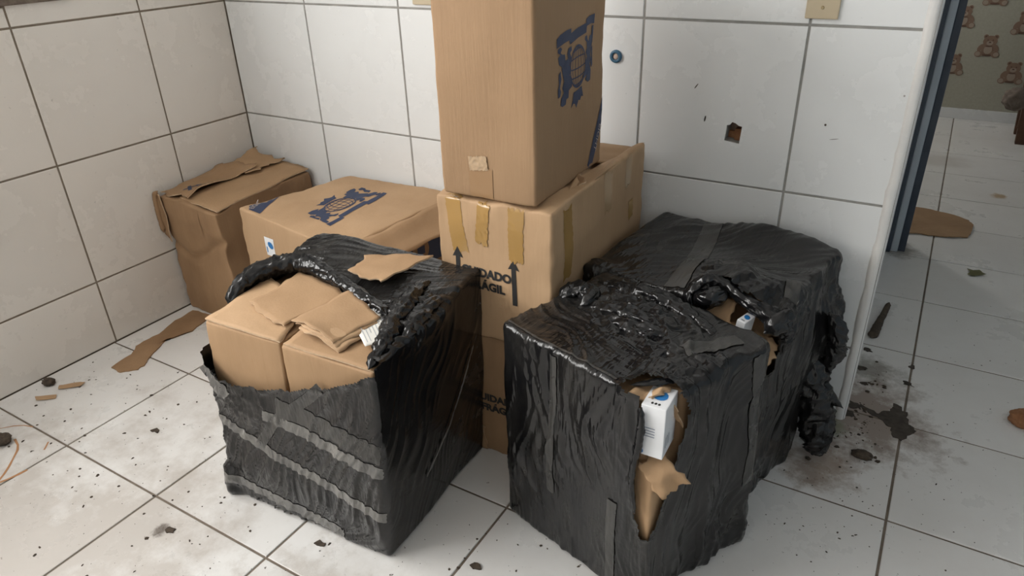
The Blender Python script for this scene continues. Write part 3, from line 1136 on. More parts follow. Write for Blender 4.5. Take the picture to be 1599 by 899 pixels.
body = carton_body('body', dB, M['card_pale'], B, 2, 0.006, 0.008, 0.013, warpB)
bv = bvh_of(body)
fragile_print(bv, body, 0.141, 0.187)
for (pts, w, m, sd, cr_) in ((([(0.052, 0, 0.392), (0.060, 0, 0.30), (0.069, 0, 0.238)]), 0.048, 'tape', 1, 0.0),
                             ((([(0.150, 0, 0.388), (0.142, 0, 0.335), (0.134, 0, 0.275)])), 0.036, 'tape', 2, 0.0012),
                             (([(0.240, 0, 0.386), (0.238, 0, 0.32), (0.236, 0, 0.245)]), 0.042, 'tape', 3, 0.0006)):
    strip('tape', bv, pts, (0, -1, 0), w, M[m], B, 0.0008, 0.004, 10, 0.012, sd, cr_)
strip('tape', bv, [(0.066, 0.02, 0.39), (0.054, 0.006, 0.39)], (0, 0, 1), 0.044, M['tape'], B, 0.0008)
for (y, za, zb, w, m, sd) in ((0.080, 0.380, 0.190, 0.045, 'tape', 4), (0.325, 0.392, 0.28, 0.045, 'tape_faint', 5), (0.455, 0.398, 0.31, 0.04, 'tape_faint', 6),
                              (0.49, 0.265, 0.205, 0.034, 'tape', 7)):
    strip('tape', bv, [(dB[0], y, za), (dB[0], y + .004, zb)], (1, 0, 0), w, M[m], B, 0.0008, 0.005, 6, 0.014, sd, 0.0005 if sd == 7 else 0)
sheet('flap', [(0.286, 0.22, 0.402), (0.326, 0.04, 0.389), (0.334, 0.575, 0.408), (0.272, 0.575, 0.374)], M['card_pale'], B, (8, 24), 0.004, 0.006, 0.003, 3)
sheet('flap', [(0.05, 0.40, 0.380), (0.30, 0.415, 0.386), (0.318, 0.578, 0.392), (0.02, 0.578, 0.392)], M['card'], B, (16, 10), 0.004, 0.008, 0.004, 4)
sheet('flap', [(0.252, 0.19, 0.385), (0.315, 0.17, 0.392), (0.314, 0.235, 0.405), (0.262, 0.25, 0.402)], M['card_worn'], B, (8, 8), 0.004, 0.006, 0.006, 6)
tag(B, 'pale cardboard box with black warning lettering, arrows and brown tape, middle of the stack', 'cardboard box')

# ---- lowest case of the stack
Cc = empty('cardboard_box', (1.468, -0.640, 0.0), math.radians(0.5))
body = carton_body('body', (0.335, 0.58, 0.398), M['card_worn'], Cc, 3, 0.008, 0.008, 0.02)
bv = bvh_of(body)
fragile_print(bv, body, 0.150, 0.187)
sheet('corner_tear', [(0.02, -0.012, 0.005), (0.12, -0.006, 0.004), (0.11, -0.004, 0.085), (0.03, -0.006, 0.105)], M['card_worn'], Cc, (8, 8), 0.004, 0.006, 0.006, 8)
tag(Cc, 'scuffed cardboard box standing on the floor, lowest of the stack, mostly hidden', 'cardboard box')

# ---- case lying on its side by the back wall, crest upwards, open to the right
D = empty('cardboard_box', (0.46, -0.482, 0.0), 0)
dc = [np.array(p) - np.array([0.46, -0.482]) for p in ((0.46, -0.482), (1.000, -0.548), (1.080, -0.012), (0.585, -0.036))]
dz = (0.515, 0.488, 0.517, 0.514)


def warpD(P):
    u, v, w = P[:, 0] / 0.55, P[:, 1] / 0.45, P[:, 2] / 0.51
    wt = [(1 - u) * (1 - v), u * (1 - v), u * v, (1 - u) * v]
    xy = sum(a[:, None] * c for a, c in zip(wt, dc))
    z = sum(a * c for a, c in zip(wt, dz)) * w
    return np.stack([xy[:, 0], xy[:, 1], z], -1)


body = carton_body('body', (0.55, 0.45, 0.51), M['card_pale'], D, 5, 0.006, 0.007, 0.018, warpD)
bv = bvh_of(body)
cr = crest_polys(0.31, 0.19)
a_ = math.radians(-3)
uyv = np.array([-math.cos(a_), -math.sin(a_), 0])
uxv = np.array([-math.sin(a_) * 1.0, math.cos(a_), 0])
decal('crest_print', bv, cr, (0.308, 0.205, 0.51), uxv, uyv, M['blue_ink'], body)
ln = np.array([-0.066, 0.446])
decal('corner_print', bv, [[(0.0135, 0.040), (0.050, 0.004), (0.104, 0.004), (0.046, 0.150)]], (0, 0, 0.51), (1, 0, 0), (0, 1, 0), M['blue_ink'], body)
lettering('corner_lettering', 'EIGHT', 0.026, bv, (0.047, 0.048, 0.52), (-0.37, 0.93, 0), (-0.93, -0.37, 0), M['pale_ink'], body, 0.0, 0.0022)
# printed blue and white sticker on the front
decal('sticker', bv, [[(0.0, 0.0), (0.052, 0.0), (0.052, 0.07), (0.0, 0.07)]], (0.125, -0.02, 0.365), (0.993, -0.121, 0), (0, 0, 1), M['carton_white'], D)
decal('sticker_mark', bv, [ell(0.032, 0.043, 0.016, 0.012, 12, -0.5), [(.006, .012), (.011, .012), (.011, .034), (.006, .034)]], (0.125, -0.02, 0.365), (0.993, -0.121, 0), (0, 0, 1), M['carton_blue'], D, 0.002)
# flap hanging out on the open side, inner flap with a printed band below it
sheet('flap', [(0.545, -0.06, 0.490), (0.635, -0.085, 0.425), (0.722, 0.44, 0.452), (0.622, 0.462, 0.516)], M['card'], D, (8, 24), 0.004, 0.006, 0.004, 11)
sheet('inner_flap', [(0.570, -0.04, 0.20), (0.632, 0.43, 0.22), (0.632, 0.43, 0.45), (0.570, -0.04, 0.44)], M['card_worn'], D, (16, 8), 0.004, 0.004, 0.002, 12)
decal('band_print', None, [[(0.02, 0.12), (0.38, 0.12), (0.38, 0.225), (0.02, 0.225)]], (0.5735, -0.03, 0.20), (0.131, 0.991, 0), (0, 0, 1), M['blue_ink'], D, 0.006)
decal('band_mark', None, [ell(0.27, 0.18, 0.040, 0.045, 18)], (0.5735, -0.03, 0.20), (0.131, 0.991, 0), (0, 0, 1), M['card_worn'], D, 0.0075)
decal('band_mark', None, [[(.252, .165), (.288, .165), (.288, .195), (.252, .195)]], (0.5735, -0.03, 0.20), (0.131, 0.991, 0), (0, 0, 1), M['blue_ink'], D, 0.009)
tag(D, 'cardboard box lying on its side by the wall, blue crest facing up', 'cardboard box')

# ---- battered case in the corner, top torn open
Eb = empty('cardboard_box', (0.012, -0.485, 0.0), 0)


def warpE(P):
    P = P.copy()
    x, y, z = P[:, 0], P[:, 1], P[:, 2]
    # crease across the front where the top half has buckled
    f = sstep(0.10, 0.0, y)
    P[:, 1] += f * 0.014 * np.exp(-((z - 0.30 + 0.05 * np.sin(x * 14)) / 0.016) ** 2)
    P[:, 1] -= f * 0.012 * sstep(0.30, 0.45, z)
    P[:, 2] -= sstep(0.40, 0.5, z) * (0.022 * sstep(0.10, 0.02, y) * sstep(.1, .3, x) + 0.008)
    P[:, 0] += sstep(0.24, 0.33, x) * 0.012 * np.exp(-((z - 0.28) / 0.05) ** 2) * -1
    P[:, 2] += sstep(0.40, 0.5, z) * 0.014 * sstep(0.2, 0.45, y) * sstep(.2, 0, x)
    return P


body = carton_body('body', (0.328, 0.468, 0.5), M['card_worn'], Eb, 7, 0.009, 0.008, 0.012, warpE)
bv = bvh_of(body)
sheet('flap', [(0.11, 0.005, 0.492), (0.328, -0.004, 0.478), (0.328, 0.462, 0.506), (0.150, 0.462, 0.520)], M['card'], Eb, (12, 20), 0.004, 0.006, 0.003, 14)
fe = sheet('flap', [(0.008, 0.0, 0.500), (0.155, 0.01, 0.503), (0.165, 0.34, 0.535), (0.012, 0.30, 0.530)], M['card_worn'], Eb, (14, 18), 0.004, 0.010, 0.010, 15,
      bend=lambda u, v: 0.010 * np.sin(v * 7) * u)
sheet('flap', [(0.02, 0.27, 0.515), (0.19, 0.30, 0.520), (0.215, 0.455, 0.525), (0.02, 0.44, 0.56)], M['card'], Eb, (14, 12), 0.004, 0.012, 0.014, 17)
sheet('side_flap', [(-0.008, -0.016, 0.33), (0.035, -0.022, 0.31), (0.032, -0.020, 0.495), (-0.010, -0.012, 0.505)], M['card_worn'], Eb, (8, 14), 0.004, 0.006, 0.004, 18)
rope('rolled_edge', [(-0.002, -0.024, 0.34), (-0.006, -0.022, 0.42), (-0.004, -0.02, 0.50), (0.012, -0.012, 0.512)], 0.009, 19, Eb, M['card_worn'], 16, 0.005, 0.25)
decal('arrow_print', bvh_of(fe), [[(0, 0), (.05, .012), (.05, .022), (.075, .008), (.05, -.012), (.05, 0), (0, -.01)], [(.02, .03), (.034, .03), (.03, -.03), (.016, -.03)]],
      (0.092, 0.040, 0.53), (0.5, 0.866, 0), (-0.866, 0.5, 0), M['blue_ink'], fe, 0.0012)
strip('tape', bv, [(0.205, -0.01, 0.47), (0.198, -0.01, 0.40), (0.192, -0.01, 0.36)], (0, -1, 0), 0.052, M['card_worn'], Eb, 0.0012)
tag(Eb, 'battered cardboard box with torn top flaps in the room corner', 'cardboard box')

# ================================================================== CASES WRAPPED IN BLACK PLASTIC
# ---- left bundle: torn open over two cases
d1 = (0.54, 0.465, 0.575)
W1 = empty('plastic_wrap', (1.053, -1.131, 0.0), math.radians(3))


def lean1(P):
    P = P.copy()
    t = P[:, 2] / 0.575
    P[:, 0] += 0.034 * t
    P[:, 2] += sstep(0.45, 0.575, P[:, 2]) * (0.030 * sstep(0.22, 0.40, P[:, 1]) + 0.012 * np.exp(-((P[:, 0] - .12) / .1) ** 2 - ((P[:, 1] - .42) / .1) ** 2))
    return P


hole1_top = [(-.05, -.05), (-.05, .13), (.0, .19), (.05, .262), (.12, .285), (.2, .262), (.32, .222), (.41, .182), (.47, .13), (.505, .075), (.52, .03), (.56, .02), (.56, -.05)]
hole1 = [('front', [(-.05, .46), (.0, .470), (.03, .435), (.065, .412), (.1, .405), (.2, .418), (.285, .440), (.4, .486), (.47, .520), (.52, .548), (.56, .57), (.56, .62), (-.05, .62)]),
         ('top', hole1_top),
         ('left', [(-.05, .46), (.03, .475), (.10, .53), (.15, .56), (.16, .62), (-.05, .62)])]
fold1 = {'front': [(62, 34, 2.4, 0.0050, -0.3, 3.5), (54, 80, 4.0, 0.0022, -0.2, 6), (-24, 10, 1.5, 0.003, 0.0, 3)],
         'right': [(55, 16, 1.4, 0.0035, 0.25, 4), (62, 50, 2.5, 0.0014, 0.1, 6)],
         'top': [(10, 30, 2.4, 0.0050, -0.2, 4), (24, 70, 4.0, 0.0022, -0.1, 6)],
         'left': [(80, 20, 3, 0.004, 0, 4)]}
film = film_bag('film', d1, W1, 1, fold1, hole1,
                crumples=[((0.48, 0.20, 0.575), (0.12, 0.16, 0.08), 0.012, 24), 
                          ((0.12, 0.0, 0.34), (0.12, 0.08, 0.08), 0.006, 20), ((0.0, 0.0, 0.05), (0.07, 0.07, 0.08), 0.020, 9)], warp=lean1)
bv1 = bvh_of(film)
for k, (pts, w, m) in enumerate((
        ([(0.015, 0, 0.268), (0.15, 0, 0.225), (0.32, 0, 0.185), (0.548, 0, 0.142)], 0.030, 'strap'),
        ([(0.005, 0, 0.072), (0.15, 0, 0.050), (0.29, 0, 0.034), (0.40, 0, 0.026)], 0.034, 'strap'),
        ([(0.20, 0, 0.335), (0.33, 0, 0.318), (0.45, 0, 0.298), (0.558, 0, 0.285)], 0.034, 'strap'),
        ([(0.25, 0, 0.375), (0.38, 0, 0.362), (0.558, 0, 0.338)], 0.055, 'strap_dull'),
        ([(0.02, 0, 0.43), (0.05, 0, 0.392), (0.085, 0, 0.355)], 0.055, 'strap'),
        ([(0.16, 0, 0.225), (0.24, 0, 0.33), (0.36, 0, 0.43), (0.41, 0, 0.478)], 0.028, 'strap_dull'))):
    strip('tape', bv1, pts, (0, -1, 0), w, M[m], W1, 0.0012, 0.004, 8, 0.003, k, 0.0002)
strip('tape', bv1, [(0.59, 0.16, 0.14), (0.60, 0.27, 0.23), (0.61, 0.41, 0.43)], (1, 0, 0), 0.008, M['strap'], W1, 0.003, 0.006, 3, 0.002, 9, 0.0015)
# gathered rim of the tear
ox = 0.034
rope('rolled_rim', [(0.000 + ox, 0.10, 0.545), (-0.004 + ox, 0.15, 0.585), (0.012 + ox, 0.21, 0.605), (0.06 + ox, 0.268, 0.610), (0.12 + ox, 0.285, 0.612), (0.2 + ox, 0.262, 0.602),
                    (0.30 + ox, 0.232, 0.592), (0.38 + ox, 0.205, 0.590), (0.44 + ox, 0.18, 0.588)],
     [0.012, 0.017, 0.020, 0.020, 0.016, 0.014, 0.015, 0.013, 0.012], 21, W1, amp=0.6)
rope('rolled_rim', [(0.44 + ox, 0.36, 0.590), (0.445 + ox, 0.29, 0.598), (0.46 + ox, 0.21, 0.592), (0.485 + ox, 0.13, 0.585), (0.505 + ox, 0.06, 0.574), (0.515 + ox, 0.01, 0.562)],
     [0.012, 0.018, 0.020, 0.020, 0.014, 0.008], 22, W1, amp=0.7, flat=0.75)
rope('gathered_film', [(0.525 + ox, 0.33, 0.588), (0.505 + ox, 0.26, 0.590), (0.512 + ox, 0.19, 0.584), (0.528 + ox, 0.12, 0.572)], [0.008, 0.018, 0.020, 0.010], 23, W1, amp=0.7, flat=0.6)
tag(W1, 'black plastic wrap torn open over two cardboard boxes, left bundle', 'plastic wrap')

y3 = math.radians(3)


def loc1(x, y):
    return (1.053 + x * math.cos(y3) - y * math.sin(y3), -1.131 + x * math.sin(y3) + y * math.cos(y3), 0.0)


def leanb(h):
    def f(P):
        P = P.copy()
        P[:, 0] += 0.034 * P[:, 2] / 0.575
        return P
    return f


I1 = empty('cardboard_box', loc1(0.012, 0.012), y3)
body = carton_body('body', (0.246, 0.435, 0.556), M['card'], I1, 9, 0.004, 0.008, 0.02, leanb(0))
zt = 0.560
sheet('flap', [(0.040, 0.002, zt), (0.278, 0.002, zt - .002), (0.250, 0.125, zt + .012), (0.040, 0.22, zt + .016)], M['card_pale'], I1, (14, 14), 0.004, 0.004, 0.003, 31, base='v0')
sheet('flap', [(0.095, 0.09, zt + .014), (0.255, 0.045, zt + .010), (0.315, 0.20, zt + .030), (0.120, 0.26, zt + .026)], M['card'], I1, (16, 14), 0.004, 0.006, 0.006, 32)
tag(I1, 'left of two cardboard boxes inside the torn black wrap, flaps folded over', 'cardboard box')
I2 = empty('cardboard_box', loc1(0.264, 0.012), y3)
body = carton_body('body', (0.262, 0.435, 0.552), M['card'], I2, 10, 0.005, 0.008, 0.02, leanb(0))
sheet('flap', [(0.040, 0.003, zt - .004), (0.292, 0.002, zt - .006), (0.285, 0.16, zt + .004), (0.040, 0.13, zt + .006)], M['card'], I2, (14, 12), 0.004, 0.004, 0.003, 33, base='v0')
for q in range(3):
    sheet('torn_layer', [(0.022 + .01 * q, 0.055 - .004 * q, zt + .026 - .006 * q), (0.160 + .012 * q, 0.032 - .006 * q, zt + .012 - .006 * q),
                         (0.205 + .006 * q, 0.150, zt + .030 - .005 * q), (0.075, 0.205, zt + .046 - .005 * q)], M['card'] if q == 0 else M['card_pale'], I2,
          (16, 14), 0.003, 0.004, 0.004, 34 + q, bend=lambda u, v: 0.016 * (1 - v) ** 2 * np.sin(u * 3.0))
tag(I2, 'right of two cardboard boxes inside the torn black wrap, layered torn flap', 'cardboard box')


def lay_paper(name, c4, label, lines, parent=None):
    o = sheet(name, c4, M['paper'], None, (12, 12), 0.0006, 0.004, 0.002, 41, edge_mat=M['paper'])
    return o


pp = empty('paper_sheet', (*loc1(0.30, 0.13)[:2], 0.570), y3)
ps = sheet('sheet', [(0.085, 0.020, 0.018), (0.195, -0.062, 0.000), (0.235, -0.015, 0.006), (0.120, 0.075, 0.026)], M['paper'], pp, (14, 10), 0.0007, 0.003, 0.001, 42, edge_mat=M['paper'])
bvp = bvh_of(ps)
q0, q1, q2, q3 = [np.array(q) for q in ((0.085, 0.020), (0.195, -0.062), (0.235, -0.015), (0.120, 0.075))]
for k in range(6):
    t0 = 0.14 + 0.13 * k
    ll = []
    for (u_, t_) in ((.08, t0), (.92 - .2 * (k % 3 == 2), t0), (.92 - .2 * (k % 3 == 2), t0 + .028), (.08, t0 + .028)):
        ll.append(tuple((q0 * (1 - u_) + q1 * u_) * (1 - t_) + (q3 * (1 - u_) + q2 * u_) * t_))
    decal('printed_line', bvp, [ll], (0, 0, 0.03), (1, 0, 0), (0, 1, 0), M['faint_print'], pp, 0.0006)
tag(pp, 'sheet of white printed paper tucked among torn flaps in the left bundle', 'paper')

sc = empty('cardboard_scrap', (*loc1(0.24, 0.32)[:2], 0.606), y3)
sheet('piece', [(0.035, -0.035, 0.004), (0.150, -0.048, 0.006), (0.205, 0.100, 0.026), (0.045, 0.040, 0.024)], M['card'], sc, (24, 20), 0.004, 0.006, 0.0035, 44)
tag(sc, 'torn cardboard scrap lying on top of the left black bundle', 'cardboard scrap')

# ---- front right bundle
d2 = (0.447, 0.365, 0.577)
O2, A2 = (1.763, -0.815), math.radians(-16.5)
W2 = empty('plastic_wrap', (*O2, 0.0), A2)


def warp2(P):
    P = P.copy()
    x, y, z = P[:, 0], P[:, 1], P[:, 2]
    # near right edge is blunted, the right side of the wrap hangs loose
    c = sstep(0.10, 0.0, np.hypot(np.maximum(0, 0.447 - x), y))
    P[:, 0] -= 0.010 * c
    P[:, 1] += 0.010 * c
    P[:, 0] += sstep(0.10, 0.30, y) * sstep(0.38, 0.44, x) * (0.022 + 0.012 * np.sin(y * 40 + z * 3))
    return P


fold2 = {'front': [(84, 22, 1.2, 0.0045, -0.1, 3), (118, 16, 1.0, 0.0040, 0.0, 3), (96, 60, 2.4, 0.0018, -0.1, 5)],
         'right': [(86, 24, 1.3, 0.0060, -0.3, 3.5), (72, 60, 2.4, 0.0024, -0.2, 5)],
         'top': [(-28, 26, 3.0, 0.0050, -0.2, 5), (-10, 70, 5, 0.0022, -0.1, 6)],
         'left': [(85, 22, 2, 0.004, 0, 4)]}
hole2 = [('front', [(.345, .585), (.366, .568), (.40, .570), (.405, .53), (.415, .50), (.408, .44), (.396, .38), (.398, .34), (.412, .27), (.430, .215), (.48, .22), (.48, .62), (.34, .62)]),
         ('right', [(-.05, .215), (.005, .225), (.028, .28), (.050, .335), (.062, .42), (.082, .48), (.088, .53), (.070, .565), (.03, .60), (-.05, .60)]),
         ('top', [(.345, -.05), (.350, .020), (.37, .055), (.40, .070), (.43, .070), (.48, .05), (.48, -.05)])]
film = film_bag('film', d2, W2, 4, fold2, hole2,
                crumples=[((0.20, 0.24, 0.577), (0.22, 0.13, 0.10), 0.016, 21), ((0.38, 0.15, 0.577), (0.10, 0.12, 0.10), 0.012, 24), ((0.44, 0.30, 0.05), (0.08, 0.16, 0.10), 0.007, 18)],
                warp=warp2)
bv2 = bvh_of(film)
strip('tape', bv2, [(0.165, 0, 0.565), (0.168, 0, 0.44), (0.160, 0, 0.30), (0.158, 0, 0.17)], (0, -1, 0), 0.020, M['strap_dull'], W2, 0.002, 0.006, 5, 0.003, 51, 0.0003)
strip('tape', bv2, [(0.345, 0, 0.27), (0.342, 0, 0.15), (0.346, 0, 0.02)], (0, -1, 0), 0.026, M['strap_dull'], W2, 0.002, 0.006, 5, 0.003, 52, 0.0003)
strip('tape', bv2, [(0.43, 0.300, 0.57), (0.43, 0.318, 0.40), (0.43, 0.325, 0.20)], (1, 0, 0), 0.034, M['strap_dull'], W2, 0.002, 0.006, 6, 0.003, 53, 0.0003)
strip('tape', bv2, [(0.375, 0.175, 0.58), (0.40, 0.235, 0.58), (0.425, 0.31, 0.58)], (0, 0, 1), 0.036, M['strap_dull'], W2, 0.002, 0.006, 6, 0.003, 54, 0.0003)
strip('tape', bv2, [(0.010, 0.012, 0.58), (0.15, 0.010, 0.58), (0.33, 0.012, 0.58)], (0, 0, 1), 0.005, M['strap_dull'], W2, 0.0012, 0.004, 3, 0.002, 55, 0.0004)  # thin lighter strip laid along the front rim as its painted highlight
for k, (pts, rad, am, fl) in enumerate((
        ([(0.010, 0.175, 0.574), (0.022, 0.215, 0.588), (0.055, 0.235, 0.592), (0.085, 0.21, 0.588), (0.075, 0.175, 0.576)], [0.010, 0.018, 0.020, 0.016, 0.008], 0.8, 0.8),
        ([(0.085, 0.20, 0.572), (0.14, 0.205, 0.586), (0.20, 0.225, 0.588), (0.26, 0.215, 0.584), (0.33, 0.240, 0.572)], [0.008, 0.022, 0.020, 0.022, 0.010], 0.8, 0.6),
        ([(0.10, 0.245, 0.572), (0.16, 0.262, 0.588), (0.23, 0.262, 0.590), (0.31, 0.275, 0.574)], [0.010, 0.022, 0.024, 0.010], 0.8, 0.55),
        ([(0.15, 0.165, 0.570), (0.21, 0.185, 0.584), (0.28, 0.195, 0.586), (0.345, 0.225, 0.572)], [0.008, 0.020, 0.020, 0.008], 0.8, 0.55),
        ([(0.02, 0.295, 0.575), (0.12, 0.315, 0.588), (0.22, 0.318, 0.592), (0.32, 0.30, 0.586), (0.39, 0.29, 0.574)], [0.010, 0.020, 0.022, 0.018, 0.008], 0.7, 0.7),
        ([(0.335, 0.03, 0.572), (0.345, 0.09, 0.580), (0.335, 0.15, 0.582), (0.345, 0.22, 0.580), (0.37, 0.28, 0.578)], [0.005, 0.012, 0.014, 0.014, 0.008], 0.7, 0.5),
        ([(0.355, 0.02, 0.572), (0.40, 0.07, 0.578), (0.42, 0.12, 0.578), (0.425, 0.18, 0.574)], [0.004, 0.008, 0.010, 0.006], 0.6, 0.5))):
    rope('gathered_film', pts, rad, 60 + k, W2, amp=am, flat=fl)
rope('rolled_rim', [(0.408, -0.006, 0.56), (0.412, -0.008, 0.50), (0.402, -0.008, 0.43), (0.394, -0.008, 0.36), (0.408, -0.004, 0.28)], [0.005, 0.007, 0.006, 0.005, 0.004], 65, W2, amp=0.5, ring=14)
tag(W2, 'black plastic wrap torn down its near edge, front right bundle', 'plastic wrap')

c2, s2 = math.cos(A2), math.sin(A2)


def loc2(x, y, z=0.0):
    return (O2[0] + x * c2 - y * s2, O2[1] + x * s2 + y * c2, z)


I3 = empty('cardboard_box', loc2(0.014, 0.016), A2)


def warp3(P):
    P = P.copy()
    c = sstep(0.10, 0.0, np.hypot(np.maximum(0, 0.418 - P[:, 0]), P[:, 1])) * sstep(0.395, 0.425, P[:, 2])
    P[:, 0] -= 0.055 * c
    P[:, 1] += 0.055 * c
    return P


body = carton_body('body', (0.418, 0.333, 0.556), M['card'], I3, 12, 0.003, 0.008, 0.009, warp3)
sheet('torn_layer', [(0.368, 0.004, 0.40), (0.390, 0.014, 0.39), (0.384, 0.020, 0.545), (0.362, 0.008, 0.55)], M['card_pale'], I3, (6, 16), 0.003, 0.004, 0.004, 71)
sheet('torn_layer', [(0.356, -0.003, 0.39), (0.372, 0.003, 0.385), (0.370, 0.005, 0.540), (0.354, 0.0, 0.545)], M['card'], I3, (6, 16), 0.003, 0.004, 0.004, 72)
sheet('torn_flap', [(0.385, -0.012, 0.400), (0.440, 0.000, 0.345), (0.474, 0.048, 0.380), (0.415, 0.030, 0.435)], M['card'], I3, (14, 14), 0.004, 0.012, 0.006, 73,
      bend=lambda u, v: 0.012 * np.sin(u * 3.1) * (0.4 + v))
sheet('torn_flap', [(0.340, -0.004, 0.556), (0.400, 0.010, 0.560), (0.405, 0.062, 0.566), (0.346, 0.062, 0.562)], M['card_pale'], I3, (16, 14), 0.003, 0.010, 0.004, 74,
      bend=lambda u, v: 0.005 * np.sin(u * 9))
sheet('torn_flap', [(0.398, 0.035, 0.562), (0.416, 0.042, 0.560), (0.432, 0.070, 0.48), (0.412, 0.066, 0.50)], M['card_worn'], I3, (10, 10), 0.003, 0.004, 0.004, 75)
tag(I3, 'cardboard box seen through the tall tear in the front right bundle', 'cardboard box')


def cig_carton(label, loc, rz, dims, tilt=0.0):
    """white carton of packs with blue marks and lines of small print on its end"""
    e = empty('cigarette_carton', loc, rz)
    e.rotation_euler = (0, tilt, rz)
    w, d, h = dims
    b = box_obj('body', (0, w, 0, d, 0, h), M['carton_white'], e, 0.002)
    F_ = (0, 0, 0)
    for k in range(4):
        decal('printed_line', None, [[(w * .20, h * (.40 + .055 * k)), (w * .62, h * (.40 + .055 * k)), (w * .62, h * (.415 + .055 * k)), (w * .20, h * (.415 + .055 * k))]],
              F_, (1, 0, 0), (0, 0, 1), M['carton_grey'], e, 0.0006)
    decal('blue_mark', None, [ell(w * .08, h * .10, w * .10, h * .07, 12, .6)], F_, (1, 0, 0), (0, 0, 1), M['carton_blue'], e, 0.0006)
    decal('blue_mark', None, [ell(w * .5, d * .55, w * .30, d * .22, 14, .5)], (0, 0, h), (1, 0, 0), (0, 1, 0), M['carton_blue'], e, 0.0006)
    for k in range(3):
        decal('small_mark', None, [ell(w * (.36 + .14 * k), d * .16, w * .05, d * .05, 8)], (0, 0, h), (1, 0, 0), (0, 1, 0), M['black_ink'], e, 0.0006)
        decal('printed_line', None, [[(d * .15 + d * .12 * k, h * .18), (d * .19 + d * .12 * k, h * .18), (d * .19 + d * .12 * k, h * .40), (d * .15 + d * .12 * k, h * .40)]],
              (w, 0, 0), (0, 1, 0), (0, 0, 1), M['carton_grey'], e, 0.0006)
    tag(e, label, 'carton')
    return e


cig_carton('white cigarette carton with blue mark showing through the tall edge tear', loc2(0.402, 0.000, 0.440), A2 + math.radians(18), (0.050, 0.075, 0.122))

# ---- rear right bundle, against the back wall
d3 = (0.50, 0.458, 0.585)
O3, A3 = (1.806, -0.470), math.radians(-7)
W3 = empty('plastic_wrap', (*O3, 0.0), A3)


def warp3b(P):
    P = P.copy()
    x, y, z = P[:, 0], P[:, 1], P[:, 2]
    top = sstep(0.40, 0.585, z)
    # slack film bulging over the far right, raised bunch near the front
    P[:, 2] += top * 0.030 * sstep(0.30, 0.44, y) * sstep(0.16, 0.30, x) * sstep(0.52, 0.40, x)
    P[:, 2] += top * 0.040 * np.exp(-((x - 0.36) / 0.10) ** 2 - ((y - 0.11) / 0.09) ** 2)
    P[:, 2] -= top * 0.025 * sstep(0.40, 0.50, x) * sstep(0.2, 0.0, y)
    lo = sstep(0.0, 0.40, y) * sstep(0.42, 0.50, x)
    P[:, 0] += lo * (0.016 + 0.030 * np.exp(-((z - 0.36) / 0.14) ** 2) + 0.010 * perlin(y * 9, z * 9, 2.2))
    P[:, 0] += sstep(0.42, 0.5, x) * 0.02 * sstep(0.25, 0.0, z) * perlin(y * 6, z * 5, 8.8)
    P[:, 1] = np.minimum(P[:, 1], 0.452 + x * 0.118)
    return P


fold3 = {'front': [(85, 20, 2, 0.004, -0.2, 3)],
         'right': [(78, 14, 1.1, 0.0055, -0.1, 3), (66, 48, 2, 0.0018, -0.1, 5), (15, 12, 1.4, 0.003, 0.1, 4)],
         'top': [(60, 14, 1.6, 0.0060, -0.1, 4), (48, 44, 2.6, 0.0020, -0.1, 6)],
         'left': [(85, 20, 2, 0.004, 0, 4)]}
hole3 = [('front', [(.300, .540), (.34, .60), (.46, .60), (.56, .60), (.56, .46), (.47, .47), (.40, .49), (.34, .51)]),
         ('right', [(-.05, .43), (.0, .435), (.040, .455), (.070, .495), (.078, .55), (.03, .62), (-.05, .62)]),
         ('top', [(.29, -.05), (.305, .035), (.36, .055), (.40, .040), (.44, .045), (.48, .045), (.52, .04), (.56, -.05)])]
film = film_bag('film', d3, W3, 9, fold3, hole3,
                crumples=[((0.36, 0.10, 0.585), (0.16, 0.13, 0.10), 0.012, 16), ((0.49, 0.12, 0.54), (0.08, 0.14, 0.10), 0.010, 20),
                          ((0.50, 0.42, 0.35), (0.10, 0.14, 0.28), 0.012, 18), ((0.02, 0.02, 0.55), (0.12, 0.06, 0.10), 0.010, 24)], warp=warp3b)
bv3 = bvh_of(film)
strip('tape', bv3, [(0.252, 0.012, 0.60), (0.240, 0.16, 0.60), (0.200, 0.32, 0.60), (0.168, 0.445, 0.60)], (0, 0, 1), 0.052, M['strap_dull'], W3, 0.002, 0.008, 6, 0.003, 81, 0.0004)
strip('tape', bv3, [(0.478, 0.20, 0.60), (0.506, 0.10, 0.59)], (0, 0, 1), 0.034, M['strap_dull'], W3, 0.002, 0.006, 6, 0.003, 82, 0.0004, reach=0.1)
rope('rolled_rim', [(0.300, -0.008, 0.545), (0.298, 0.004, 0.590), (0.320, 0.042, 0.618), (0.365, 0.052, 0.618), (0.405, 0.036, 0.598), (0.45, 0.034, 0.586), (0.495, 0.036, 0.570), (0.520, 0.062, 0.530), (0.516, 0.052, 0.47)],
     [0.008, 0.012, 0.016, 0.010, 0.010, 0.014, 0.018, 0.012, 0.006], 83, W3, amp=0.65)
rope('gathered_film', [(0.310, 0.010, 0.600), (0.335, 0.004, 0.585), (0.36, 0.020, 0.592), (0.375, 0.045, 0.606)], [0.012, 0.020, 0.018, 0.010], 84, W3, amp=0.6)
rope('gathered_film', [(0.485, 0.000, 0.545), (0.505, 0.03, 0.565), (0.512, 0.07, 0.565), (0.50, 0.11, 0.585)], [0.012, 0.020, 0.018, 0.010], 85, W3, amp=0.6)
rope('hanging_film', [(0.515, 0.33, 0.33), (0.540, 0.335, 0.24), (0.562, 0.335, 0.16), (0.578, 0.33, 0.09), (0.584, 0.325, 0.045), (0.582, 0.32, 0.012)], [0.020, 0.034, 0.036, 0.040, 0.036, 0.020], 86, W3, amp=0.45)
